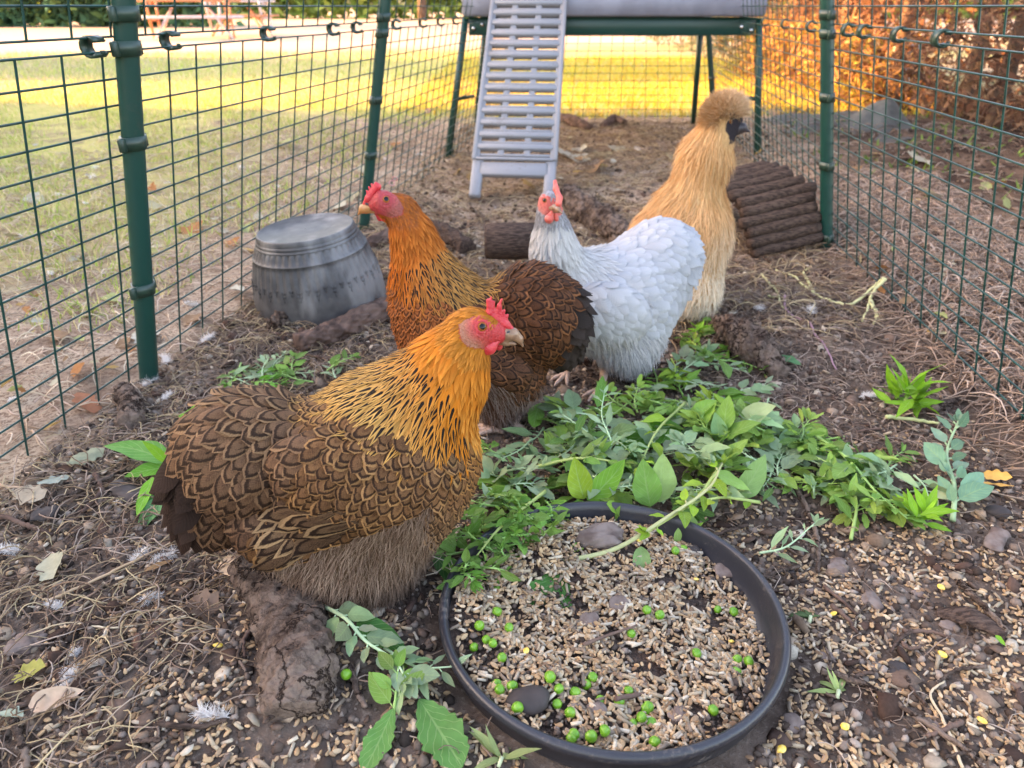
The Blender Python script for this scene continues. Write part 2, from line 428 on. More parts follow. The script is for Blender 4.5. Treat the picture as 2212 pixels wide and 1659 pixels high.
def leaf_mat():
    m = Mat('leaf', .5, .22, 0, .3); u, v = m.uv(); c = m.attr('Col'); xa = ((u-.5)*2).op('ABSOLUTE')
    vein = ((v*22-xa*7).op('SINE')).op('ABSOLUTE').step(0, .35); mid = xa.step(.02, .09)
    k = m.mix(vein*mid, m.mix(.35, c, (.35, .5, .2)), c); n = m.noise(120, 3)
    k = m.mix(1, k, m.mix(n, (.75,)*3, (1.2,)*3), 'MULTIPLY'); m.bump(vein*mid+n*.4, .4, .0008); return m.out(k)
MT['leaf'] = leaf_mat()
MT['dryleaf'] = colmat('dry_leaf', .75, .1, .3, 150, .2, .5, .001)
MT['stem'] = colmat('stem', .5, .4, .15, 200, 0, .2)
def flesh(name, c, c2, rough=.42):
    m = Mat(name, rough, .5); m.b.inputs['Subsurface Weight'].default_value = .25; m.b.inputs['Subsurface Radius'].default_value = (.004, .0012, .001)
    m.b.inputs['Subsurface Scale'].default_value = 1
    n = m.noise(700, 3, kind='Voronoi'); n2 = m.noise(150, 3); m.bump(n, .5, .0008); return m.out(m.mix(n2.step(.35, .65), c, c2))
MT['comb'] = flesh('comb_skin', (.50, .022, .035), (.58, .05, .055))
MT['comb_p'] = flesh('pale_comb_skin', (.60, .09, .07), (.65, .15, .11))
MT['beak'] = simple('horn', (.20, .11, .065), (.29, .17, .10), 180, .32, .15)
MT['beak_y'] = simple('amber_horn', (.45, .18, .06), (.48, .25, .10), 180, .35, .15)
MT['beak_d'] = simple('dark_horn', (.03, .026, .03), (.06, .05, .055), 180, .4, .3)
MT['shank'] = simple('shank_skin', (.55, .38, .3), (.45, .3, .22), 300, .6, .5)
def body_mat():
    m = Mat('plumage_base', .8, .04); n = m.noise(350, 4); m.bump(n, .5, .001)
    return m.out(m.mix(1, m.attr('Col'), m.mix(n, (.7,)*3, (1.2,)*3), 'MULTIPLY'))
MT['body'] = body_mat()
MT['pupil'] = simple('pupil', (.003, .002, .002), (.003, .002, .002), 10, .12, 0, spec=.35)
MT['iris'] = simple('iris', (.40, .13, .025), (.22, .06, .012), 900, .45, 0, spec=.1)
def worn(name, c, d, rough, amt=.6):
    m = Mat(name, rough, .5); a = m.noise(7, 6, rough=.7); f = m.noise(160, 5, rough=.75); k = (a*.6+f*.5).step(.58, .74); m.bump(f, .15, .0004); return m.out(m.mix(k*amt, c, d))
MT['green_metal'] = worn('green_powder_coat', (.004, .048, .038), (.035, .055, .045), .36)
MT['wire'] = simple('green_coated_wire', (.006, .055, .046), (.004, .035, .03), 30, .3, 0)
MT['clip'] = simple('dark_green_plastic', (.012, .035, .025), (.02, .05, .035), 60, .4, .1)
MT['grey_plastic'] = worn('light_grey_plastic', (.26, .26, .275), (.15, .125, .105), .5, .8)
MT['coop_grey'] = simple('grey_coop_plastic', (.24, .245, .29), (.19, .19, .225), 12, .45, .1)
MT['bolt'] = simple('bolt_steel', (.6, .58, .55), (.4, .4, .4), 50, .25, 0, metal=1)
MT['dish'] = simple('black_rubber', (.028, .028, .034), (.05, .048, .05), 22, .38, .25, .0006)
def dish_mat():
    m = Mat('black_rubber', .38, .5); a = m.noise(18, 6, rough=.7); f = m.noise(240, 4, rough=.75); k = (a*.6+f*.55).step(.62, .78); c = m.mix(k*.75, (.026, .026, .032), (.16, .13, .11)); b = m.t.nodes.new('ShaderNodeMapRange'); b.inputs[3].default_value = .34; b.inputs[4].default_value = .8
    m.link(k, b.inputs[0]); m.link(b.outputs[0], m.b.inputs['Roughness']); m.bump(f+a, .3, .0008); return m.out(c)
MT['dish'] = dish_mat()
MT['bark'] = simple('bark', (.17, .11, .085), (.08, .052, .042), 40, .9, .8, .003, .04, detail=8)
MT['barkfine'] = simple('weathered_bark', (.21, .15, .12), (.075, .05, .04), 60, .9, 1., .005, .15, detail=8)
def bark_mat():
    m = Mat('weathered_bark', .92, .05); a = m.noise(16, 9, rough=.72); b = m.noise(75, 8, rough=.75); v = m.noise(38, kind='Voronoi'); f = m.noise(420, 4, rough=.7)
    cr_ = (a*.9+b*.6).step(.58, .86); c = m.mix(cr_, (.05, .034, .027), (.215, .155, .12)); c = m.mix(f.step(.2, .6), m.mix(.35, c, (.05, .035, .03)), c); c = m.mix(m.noise(9, 5).step(.62, .7)*.6, c, (.30, .25, .22))
    ck = (m.noise(26, 7, rough=.6)-.5).op('ABSOLUTE').step(0, .028); ck2 = (m.noise(70, 5, rough=.6)-.5).op('ABSOLUTE').step(0, .035); c = m.mix(ck, (.028, .018, .014), m.mix(ck2*.6+.4, m.mix(.4, c, (.03, .02, .016)), c))
    m.bump(a*.9+b*.5+f*.15+ck*.5+ck2*.2, .8, .006); return m.out(c)
MT['barkfine'] = bark_mat()
MT['logwood'] = simple('dark_log', (.12, .08, .062), (.04, .028, .023), 60, .85, 1, .003, .05, (1, 6, 6))
MT['stone'] = simple('stone', (.22, .17, .145), (.13, .09, .075), 60, .8, .6, .002, .08)
MT['darkstone'] = simple('dark_stone', (.045, .038, .036), (.07, .055, .05), 40, .6, .3, .001, .15)
MT['pea'] = simple('pea_skin', (.10, .28, .012), (.17, .36, .03), 110, .33, .9, .0016)
MT['corn'] = simple('maize', (.8, .5, .05), (.85, .65, .2), 200, .35, .2)
MT['down'] = simple('white_down', (.88, .84, .80), (.80, .76, .72), 50, .9, 0, trans=.3)
MT['tarp'] = simple('grey_matting', (.065, .07, .058), (.04, .043, .037), 30, .7, .3)
MT['wood'] = simple('orange_timber', (.55, .24, .11), (.42, .18, .09), 8, .7, .2, .002, stretch=(1, 8, 8))
MT['wood_grey'] = simple('silvered_timber', (.55, .5, .5), (.4, .36, .36), 8, .7, .2, .002, stretch=(1, 8, 8))
MT['trunk'] = simple('trunk_bark', (.16, .11, .08), (.07, .05, .04), 14, .9, 1, .02, .1, (1, 1, .3))
MT['white_plastic'] = simple('pale_plastic', (.55, .57, .58), (.4, .42, .44), 30, .4, .1)
# pot: grey plastic, pale lime bloom and stains
def pot_mat():
    m = Mat('weathered_grey_plastic', .5, .4); a = m.noise(9, 6, rough=.7); b = m.noise(45, 5); s = m.noise(14, 6, stretch=(1, 1, .35))
    c = m.mix(b.step(.3, .7), (.055, .053, .054), (.095, .092, .09)); c = m.mix(s.step(.50, .68)*.75, c, (.25, .24, .23)); c = m.mix(a.step(.64, .72)*.7, c, (.26, .22, .18))
    m.bump(b, .3, .001); return m.out(c)
MT['pot'] = pot_mat()
def ground_mat():
    m = Mat('ground', .95, .02); p = m.n('NewGeometry').outputs['Position']; xz = m.n('SeparateXYZ'); m.link(p, xz.inputs[0])
    px, py = X(m.t, xz.outputs[0]), X(m.t, xz.outputs[1]); big = m.noise(1.3, 5, vec=p); mid = m.noise(9, 6, vec=p, rough=.7); fine = m.noise(160, 5, vec=p, rough=.7)
    soil = m.mix(mid.step(.35, .7), (.075, .052, .04), (.165, .12, .093)); soil = m.mix(fine.step(.5, .75), soil, (.25, .195, .155))
    straw = m.mix(mid.step(.3, .7), (.24, .16, .11), (.50, .38, .27)); straw = m.mix(fine.step(.45, .62), straw, (.16, .10, .07))
    grass = m.mix(mid.step(.3, .7), (.28, .32, .07), (.50, .42, .16)); grass = m.mix(fine.step(.4, .65), grass, (.50, .38, .15))
    far = m.mix(m.noise(.5, 4, vec=p).step(.4, .6), (.40, .30, .19), (.30, .29, .13)); far = m.mix((py+px*-.35+(big-.5)*2).step(10, 12), far, (.50, .37, .27))
    # distance from the middle line of the run
    a = R(7.87); d = ((px-py*math.tan(a)-.09)*math.cos(a)).op('ABSOLUTE'); L = py*.35+(big-.5)*.9
    inside = (d+(mid-.5)*.25).step(.62, .85)
    c = m.mix(inside, m.mix((py+(mid-.5)*1.2).step(1.2, 2.4), soil, straw), straw)
    lawn = ((px*-1+(big-.5)*1.6)).step(.55, 1.7); c = m.mix(lawn*((big+mid)*.5).step(.4, .52), c, grass)
    back = (py+(big-.5)*1.4+(mid-.5)*1).step(3.5, 4.2); c = m.mix(back, c, grass)
    c = m.mix((py+(px*px)*.4).step(6, 12), c, far)
    c = m.mix((px-py*.12).step(.75, 1.0)*(py*-1).step(-5.5, -4), c, m.mix(mid.step(.4, .6), (.06, .038, .028), (.17, .11, .075)))
    m.bump(mid*.6+fine*.6, .8, .006); return m.out(c)
MT['ground'] = ground_mat()

# ---------------- the run's own lines ----------------
AX = np.array([math.sin(R(7.87)), math.cos(R(7.87)), 0]); NX = np.array([AX[1], -AX[0], 0])
L1 = G(322, 815); STEP = .905; WID = 1.19; LEAN = .195; ZJ = .456; ZT = .95
L2 = G(788, 478); AL = nrm(L2-L1); R1 = G(1785, 540); AR = np.array([math.sin(R(7)), math.cos(R(7)), 0])
def lpost(i): return L1+AL*STEP*(i-1)
def rpost(i): return np.array([.655, .712, 0]) if i == 0 else R1+AR*(STEP*(i-1) if i < 3 else 2.04)
def side(P):
    """distance in from the left base line, distance along"""
    q = P-L1; return q[..., 0]*NX[0]+q[..., 1]*NX[1], q[..., 0]*AX[0]+q[..., 1]*AX[1]
_k = rng.uniform(-1, 1, (26, 2))*np.geomspace(3, 120, 26)[:, None]; _ph = rng.uniform(0, 6.28, 26)
def gz(x, y):
    x = np.asarray(x, float); y = np.asarray(y, float); z = 0
    for k, ph in zip(_k, _ph): z = z+math.sin(ph*7)*.0+np.sin(k[0]*x+k[1]*y+ph)*.05/(3+np.hypot(*k))
    near = np.clip((9-np.hypot(x, y))/6, 0, 1); z = z*near*.75
    s = (x-L1[0])*NX[0]+(y-L1[1])*NX[1]
    z = z+.028*np.clip((s-WID-.0)/.12, 0, 1)*np.clip((6-y)/2, 0, 1)      # bank outside the right hand fence
    z = z-.012*np.exp(-(((x-.09)**2+(y-.46)**2)/.17**2)**3)
    return z
gx = np.concatenate([-np.geomspace(1.3, 160, 46)[::-1], np.arange(-1.29, 1.5, .0125), np.geomspace(1.5, 160, 46)])
gy = np.concatenate([-np.geomspace(.3, 60, 16)[::-1]+.45, np.arange(.16, 2.6, .0125), np.geomspace(2.6, 200, 120)])
XX, YY = np.meshgrid(gx, gy, indexing='ij'); V = np.stack([XX, YY, gz(XX, YY)], -1).reshape(-1, 3)
i, j = np.meshgrid(np.arange(len(gx)-1), np.arange(len(gy)-1), indexing='ij'); i = i.ravel(); j = j.ravel(); n_ = len(gy)
ground = mk('ground', V, np.stack([i*n_+j, (i+1)*n_+j, (i+1)*n_+j+1, i*n_+j+1], 1), MT['ground']); tag(ground, kind='structure')
def onG(px, py, dz=0.):
    q = G(px, py); z = float(gz(q[0], q[1])); return G(px, py, z+dz)

# ---------------- run fence ----------------
def wire_lines(a, b, zs, n, r, mb, lean, off=0):
    """mesh panel between base points a and b: horizontals at heights zs, n verticals"""
    ln = np.array([lean[0], lean[1], 0]); up = lambda z: ln*z+np.array([0, 0, z])
    for z in zs: mb.tube(np.array([a+up(z), b+up(z)])+0, r, 5, cap=False)
    o = nrm(np.cross(b-a, [0, 0, 1.]))*r*1.9
    for k in range(n):
        p = a+(b-a)*(k+off)/(n-1+2*off) if n > 1 else a; mb.tube(np.array([p+up(zs[0]), p+up(zs[-1])])+o, r, 5, cap=False)
def clip_mb(c, ax, r=.0082, w=.019):
    mb = MB(); th = np.linspace(.5, 5.6, 12); a = nrm(np.array(ax, float)); u = np.array([0, 0, 1.]); v = np.cross(a, u)
    P = [c+r*(math.cos(t)*v+math.sin(t)*u)*(1+.18*(i/12)) for i, t in enumerate(th)]; V = []; 
    for p in P:
        d = nrm(p-c)
        for s_ in (-1, 1):
            for q in (0, .0034): V.append(p+a*s_*w/2+d*q)
    Q = []
    for i in range(11):
        b = i*4; e = b+4; Q += [[b, e, e+2, b+2], [b+1, b+3, e+3, e+1], [b, b+1, e+1, e], [b+2, e+2, e+3, b+3]]
    Q += [[0, 2, 3, 1], [44, 45, 47, 46]]; mb.add(np.array(V), Q); 
    tl = c+r*1.2*(math.cos(5.6)*v+math.sin(5.6)*u); mb.box(tl+v*.002, (.004, .004, .004), None); return mb
ROWS = 15; NV = 14
def panel(a, b, lean, zs, n, name, label, group, clips, crop=0.0, off=.5):
    root = empty(name, (a+b)/2, label, 'wire fence', group)
    mb = MB(); wire_lines(a, b, zs, n, .0014, mb, lean, off); mb.build('wire_mesh', MT['wire'], root)
    for t, z in clips:
        ln = np.array([lean[0], lean[1], 1])*z; c = a+(b-a)*t+ln; clip_mb(c, b-a).build('clip', MT['clip'], root)
    return root
ll = NX*LEAN; rl = -NX*LEAN
zlow = list(np.linspace(.0, ZJ, 16)-0.004); zup = list(np.linspace(ZJ+.012, ZT, 16))
ds = 'side fence panel'
names = {0: 'nearest', 1: 'second', 2: 'third', 3: 'farthest'}
place = {0: 'beside the front hen', 1: 'behind the upturned grey pot', 2: 'between the second post and the coop leg', 3: 'under and beyond the coop'}
placeR = {0: 'near the bank of pale roots', 1: 'in front of the grey mat', 2: 'beside the coop leg', 3: 'under and beyond the coop'}
for i in range(4):
    a, b = lpost(i), lpost(i+1); a = a+NX*-.012; b = b+NX*-.012
    cl = {0: [(.955, ZJ+.003)], 1: [(.12, ZJ+.004), (.42, ZJ+.004), (.72, ZJ+.004), (.86, ZJ+.004)], 2: [(.15, ZJ+.004), (.4, ZJ+.004), (.6, ZJ+.004), (.8, ZJ+.004)], 3: []}[i]
    panel(a, b, ll, zlow, NV, 'wire_fence', 'lower green wire panel on the lawn side, '+place[i], 'lower wire mesh panels of the run', cl)
    panel(a+AX*.02, b+AX*.02, ll, zup, NV, 'wire_fence', 'upper green wire panel on the lawn side, '+place[i], 'upper wire mesh panels of the run', [])
for i in range(0, 3):
    a, b = rpost(i)+NX*.012, rpost(i+1)+NX*.012
    cl = {0: [(.45, ZJ+.004), (.62, ZJ+.004), (.8, ZJ+.004), (.9, ZJ+.004)], 1: [(.2, ZJ+.004), (.5, ZJ+.004), (.8, ZJ+.004)], 2: [(.3, ZJ+.004), (.7, ZJ+.004)], 3: []}[i]
    panel(a, b, rl, zlow, NV, 'wire_fence', 'lower green wire panel on the hedge side, '+placeR[i], 'lower wire mesh panels of the run', cl)
    panel(a+AX*.02, b+AX*.02, rl, zup, NV, 'wire_fence', 'upper green wire panel on the hedge side, '+placeR[i], 'upper wire mesh panels of the run', [])
bl, br = lpost(4), rpost(3)
bp = empty('wire_fence', (bl+br)/2, 'end wire panel closing the run behind the coop legs', 'wire fence')
mb = MB(); n = 17
for z in np.linspace(0, ZT, 31): f = LEAN*z; mb.tube([bl+NX*f+[0, 0, z], br-NX*f+[0, 0, z]], .0013, 5, cap=False)
for k in range(n):
    p = bl+(br-bl)*(k+.5)/n; q = bl+NX*LEAN*ZT+((br-NX*LEAN*ZT)-(bl+NX*LEAN*ZT))*(k+.5)/n; mb.tube([p-AX*.003, q-AX*.003+[0, 0, ZT]], .0013, 5, cap=False)
mb.build('wire_mesh', MT['wire'], bp)
for t, z in ((.5, .42), (.5, .25), (.5, .1)): clip_mb(bl+(br-bl)*t+[0, 0, z], [0, 0, 1.]+NX*.01, .007, .02).build('clip', MT['clip'], bp)
def post(base, lean, label, zc, r=.0136, top=ZT+.02, up=AX):
    root = empty('fence_post', base, label, 'post', 'dark green posts of the run')
    ln = np.array([lean[0], lean[1], 1.]); mb = MB(); mb.tube([base+ln*z for z in (-.03, 0, top*.5, top)], r, 20); mb.build('pole', MT['green_metal'], root)
    for z in zc:
        c = base+ln*z; mb = MB(); m = 28; th = np.arange(m)*2*math.pi/m; a = up; b = nrm(lean) if np.linalg.norm(lean) else NX
        rr = [r+.0004, r+.0026, r+.0026, r+.0004]; hh = [-.0085, -.0085, .0085, .0085]; V = []
        for rad, h in zip(rr, hh):
            for t in th:
                # the strap bulges on both sides where it grips the panel wires
                e = rad+.004*abs(math.cos(t))**10; V.append(c+ln*h+e*(math.cos(t)*a+math.sin(t)*b))
        i, j = np.meshgrid(np.arange(3), np.arange(m), indexing='ij'); i = i.ravel(); j = j.ravel(); k = (j+1) % m
        mb.add(V, np.stack([i*m+j, i*m+k, (i+1)*m+k, (i+1)*m+j], 1)); 
        for sg in (-1, 1): mb.box(c+a*sg*(r+.009), (.009, .0075, .0165), np.stack([a, b, [0, 0, 1]], 1), bev=.0012)
        mb.build('clip', MT['clip'], root)
    return root
post(lpost(1), ll, 'dark green post closest on the lawn side, beside the front hen', [.105, .335, .442, .49][0:0]+[.145, .345, .455, .492])
post(lpost(2), ll, 'dark green post on the lawn side behind the red hen and the pot', [.17, .30, .445, .478], up=AX)
post(lpost(4), ll, 'dark green corner post on the lawn side at the far end of the run', [.2, .45])
post(lpost(0), ll, 'dark green post on the lawn side next to the photographer', [.2, .45])
post(rpost(0), rl, 'dark green post on the hedge side, only its foot in view', [.02, .2, .45])
post(rpost(1), rl, 'dark green post on the hedge side between the log tunnel and grey mat', [.03, .19, .33, .45, .485])
post(rpost(3), rl, 'dark green corner post on the hedge side at the far end of the run', [.2, .45])
#=PART2
# ---------------- hens ----------------
def thin(P, sp):
    """keep points no closer than about sp"""
    g = {}; keep = []; inv = 1/sp
    for i, p in enumerate(P):
        c = tuple((p*inv).astype(int)); ok = True
        for dx in (-1, 0, 1):
            for dy in (-1, 0, 1):
                for dz in (-1, 0, 1):
                    for q in g.get((c[0]+dx, c[1]+dy, c[2]+dz), ()):
                        if ((p-P[q])**2).sum() < sp*sp: ok = False; break
                    if not ok: break
                if not ok: break
            if not ok: break
        if ok: g.setdefault(c, []).append(i); keep.append(i)
    return np.array(keep, int)
def surf_points(V, Q, n):
    a, b, c, d = (V[Q[:, i]] for i in range(4)); ar = np.linalg.norm(np.cross(c-a, d-b), axis=1); k = rng.choice(len(Q), n, p=ar/ar.sum())
    u, v = rng.random((2, n, 1)); return a[k]*(1-u)*(1-v)+b[k]*u*(1-v)+c[k]*u*v+d[k]*(1-u)*v
def flowfn(spine, Y, down):
    """directions that run along the spine and hang down; spine: (px,py,dy)"""
    S = np.array([A(x, y, Y+d) for x, y, d in spine]); M = (S[1:]+S[:-1])/2; D = nrm(S[1:]-S[:-1])
    def f(P, N):
        w = np.exp(-((P[:, None]-M[None])**2).sum(2)/.035**2)+1e-6; d = nrm((w[:, :, None]*D[None]).sum(1))
        d = d+np.array([0, 0, -1.])*down; d = d-N*(d*N).sum(1, keepdims=True); return nrm(d)
    return f
def grow(B, P, N, L, W, flow, prof, nv=7, nu=5, off=(.0008, .004), cup=.25, jit=.12, late=0., spread=0.):
    """feathers that hug the body: the middle line is marched over the surface"""
    n = len(P); q = P.copy(); st = nv-1; C = [q]; NN = [N]; SS = []; L = np.broadcast_to(L, (n,)); W = np.broadcast_to(W, (n,)); j = rng.normal(0, jit, n)
    for k in range(st):
        d = flow(q, NN[-1]); s = np.cross(d, NN[-1]); d = nrm(d+s*j[:, None]); SS.append(nrm(np.cross(d, NN[-1])))
        q = q+d*(L/st)[:, None]; q2 = q-NN[-1]*B.f(q)[:, None]; nn = B.g(q2); C.append(q2); NN.append(nn); q = q2
    SS.append(SS[-1]); C = np.stack(C, 1); NN = np.stack(NN, 1); SS = np.stack(SS, 1); t = np.linspace(0, 1, nv); x = np.linspace(-1, 1, nu)
    w = prof(t)[None, :]*W[:, None]; lay = rng.uniform(.6, 1.4, n)[:, None]
    h = (off[0]+off[1]*t[None]**1.4)*lay+late*np.maximum(t-.6, 0)[None]**2
    V = C[:, :, None]+SS[:, :, None]*(w[:, :, None]*x)[..., None]+NN[:, :, None]*(h[:, :, None]-np.abs(x)**2*w[:, :, None]*cup)[..., None]
    i, jj = np.meshgrid(np.arange(nv-1), np.arange(nu-1), indexing='ij'); i = i.ravel(); jj = jj.ravel()
    f = np.stack([i*nu+jj, i*nu+jj+1, (i+1)*nu+jj+1, (i+1)*nu+jj], 1); m = nu*nv
    uv = np.stack(np.broadcast_arrays(((x+1)/2)[None, :], t[:, None]), -1).reshape(-1, 2)
    return V.reshape(-1, 3), (f[None]+(np.arange(n)*m)[:, None, None]).reshape(-1, 4), np.tile(uv, (n, 1)), np.repeat(np.arange(n), m)
def hairs(B, P, N, L, W, flow, lift=.5, curl=.3, hug=True):
    """fine strands: narrow tapering ribbons of three pieces"""
    n = len(P); L = np.broadcast_to(L, (n,)); W = np.broadcast_to(W, (n,)); d = flow(P, N); s = nrm(np.cross(d, N)); d = nrm(d+s*rng.normal(0, .22, (n, 1))+N*(lift*rng.uniform(.4, 1.3, (n, 1))))
    c = rng.normal(0, curl, (n, 1)); g = np.array([0, 0, -1.]); q = P-N*.001; R_ = [q]; D_ = [d]
    for k in range(4):
        q = q+d*(L/4)[:, None]; d = nrm(d+s*c*.35+g*.10+flow(P, N)*.10); R_.append(q); D_.append(d)
    V = []; ww = [.9, 1, .8, .5, .05]; side_ = nrm(np.cross(D_[0], N)+rng.normal(0, .3, (n, 3)))
    for k in range(5):
        for sg in (-1, 1): V.append(R_[k]+side_*(W*.5*ww[k]*sg)[:, None])
    V = np.stack(V, 1); f = np.array([[0, 1, 3, 2], [2, 3, 5, 4], [4, 5, 7, 6], [6, 7, 9, 8]])
    return V.reshape(-1, 3), (f[None]+(np.arange(n)*10)[:, None, None]).reshape(-1, 4), np.repeat(np.arange(n), 10)
P_round = lambda t: np.minimum(1, (t+.08)/.4)**.7*np.sqrt(np.clip(1-np.maximum(0, (t-.55)/.45)**2.4, 0, 1))+.02
P_point = lambda t: np.minimum(1, (t+.05)/.3)**.7*np.clip(1-np.maximum(0, (t-.3)/.7)**1.7, 0, 1)+.03
def lerp(a, b, t): return np.asarray(a)*(1-t[:, None])+np.asarray(b)*t[:, None]
def make_hen(key, name, label, spine, down, classes, skin, basecol, cat='hen', res=.0032, dens=60000):
    B = Body(HENS[key]['prims'], HENS[key]['Y']); Y = B.Y; V, Q = B.mesh(res); V = B.proj(V, 1)[0]
    c = V.mean(0); root = empty(name, (c[0], c[1], float(gz(c[0], c[1]))), label, cat, 'bantam hens in the run')
    flow = flowfn(spine, Y, down); px, py = PRv(V); cc = basecol(px, py)
    if skin: m = inpoly(px, py, skin[0]); cc[m] = skin[1]
    mk('body', V, Q, MT['body'], root, colr=cc)
    C = surf_points(V, Q, dens); C, N = B.proj(C, 2); px, py = PRv(C); used = np.zeros(len(C), bool)
    if skin: used |= inpoly(px, py, skin[0])
    for cl in classes:
        m = (inpoly(px, py, cl['poly']) if cl['poly'] is not None else np.ones(len(C), bool))
        if cl.get('over'): mm = m & ~(inpoly(px, py, skin[0]) if skin else False)
        else: mm = m & ~used; used |= m
        I = np.where(mm)[0]
        if not len(I): continue
        I = I[thin(C[I], cl['sp'])]; n = len(I); P = C[I]; Nn = N[I]; x, y = px[I], py[I]; var = rng.uniform(1-cl.get('var', .2), 1+cl.get('var', .2), (n, 1))
        L = cl['L'](x, y) if callable(cl['L']) else cl['L']; L = np.broadcast_to(L, (n,))*rng.uniform(.78, 1.2, n)
        fl = flowfn(cl['spine'], Y, cl.get('down', down)) if 'spine' in cl else (flowfn(spine, Y, cl['down']) if 'down' in cl else flow)
        c1 = cl['col'](x, y)*var; c1 = np.hstack([c1, rng.random((n, 1))]); c2 = cl.get('edge', cl['col'])(x, y)*var
        W = cl['W']*rng.uniform(.78, 1.18, n)*(cl['Wf'](x, y) if 'Wf' in cl else 1)
        if cl['mat'] == 'hair':
            V2, F2, k = hairs(B, P, Nn, L, W, fl, cl.get('lift', .5), cl.get('curl', .3)); mk(cl['name'], V2, F2, MT['hair'], root, colr=c1[k])
        else:
            for sel in ([P[:, 1] < Y, P[:, 1] >= Y] if cl['name'].startswith('wing') else [np.ones(n, bool)]):
                if not sel.any(): continue
                V2, F2, uv, k = grow(B, P[sel], Nn[sel], L[sel], W[sel], fl, cl.get('prof', P_round), cl.get('nv', 7), 5, cl.get('off', (.0008, .004)), cl.get('cup', .25), cl.get('jit', .16), cl.get('late', 0))
                mk(cl['name'], V2, F2, MT['f_'+cl['mat']], root, uv, c1[sel][k], c2[sel][k])
    return B, root
def blob(name, prims, Y, mat, root, res=.0008):
    b = Body(prims, Y); V, Q = b.mesh(res); return mk(name, b.proj(V, 1)[0], Q, mat, root)
def eye(B, x, y, rpx, root, mirrorY=None):
    p, n = B.hit(x, y); s = depth(p)/F*rpx
    for k in (0, 1):
        if k:
            if mirrorY is None: break
            p = p.copy(); n = n.copy(); p[1] = 2*mirrorY-p[1]; n[1] = -n[1]
        z = n; xx = nrm(np.cross(z, [0, 0, 1.])); yy = np.cross(z, xx); M = np.stack([xx, yy, z], 1)
        U, Fq = ico(3); ang = np.degrees(np.arccos(np.clip(U[:, 2], -1, 1))); fa = ang[Fq].mean(1)
        V = (U*[1, 1, .75])@M.T*s+p-n*s*.12
        e = mk('eye', V, Fq, [MT['iris'], MT['pupil']], root, fmat=(fa < 41).astype(int))
        th = np.linspace(0, 2*math.pi, 25)[:-1]; mb = MB(); rr = s*1.04; P = [p+n*s*.22+(math.cos(t)*xx+math.sin(t)*yy*.88)*rr for t in th]; P += [P[0], P[1]]
        mb.tube(P, s*.2, 7, cap=False); mb.build('eyelid', MT['lid'], e)
MT['lid'] = simple('eyelid_skin', (.42, .22, .2), (.5, .2, .2), 500, .5, .3)
MT['darkshank'] = simple('feathered_shank', (.10, .07, .055), (.06, .04, .035), 300, .9, .5); MT['lid_d'] = MT['beak_d']
def leg(root, x, y, hip, face, s=1., mat=None):
    """scaly shank and four toes standing on the ground at pixel x,y"""
    g = onG(x, y, .004); f = np.array([math.cos(face), math.sin(face), 0]); r = np.array([f[1], -f[0], 0]); mb = MB()
    mb.tube(curve([hip, (hip+g)/2-f*.006+[0, 0, .004], g+[0, 0, .006]], 8), np.linspace(.0075, .0045, 8)*s, 10)
    for a, l in ((-.55, .026), (0, .034), (.55, .027), (math.pi-.3, .014)):
        d = f*math.cos(a)+r*math.sin(a); P = [g+[0, 0, .005], g+d*l*.4*s+[0, 0, .004], g+d*l*.8*s+[0, 0, .001], g+d*l*1.08*s+[0, 0, -.002]]
        mb.tube(curve(P, 8), np.array([.0042, .0036, .0034, .0028, .003, .0024, .0016, .0006])*s, 8)
    mb.build('leg', mat or MT['shank'], root)
def const(*c): return lambda x, y: np.tile(np.array(c, float), (len(x), 1))
def grad(a, b, f): return lambda x, y: lerp(a, b, np.clip(f(x, y), 0, 1))
def skin_mat():
    m = Mat('face_skin', .5, .4); m.b.inputs['Subsurface Weight'].default_value = .2; m.b.inputs['Subsurface Radius'].default_value = (.003, .001, .0008); m.b.inputs['Subsurface Scale'].default_value = 1
    n = m.noise(900, 2, kind='Voronoi'); n2 = m.noise(260, 4); m.bump(n+n2, .6, .0008); return m.out(m.mix(1, m.attr('Col'), m.mix(n2, (.65,)*3, (1.3,)*3), 'MULTIPLY'))
MT['skin'] = skin_mat()
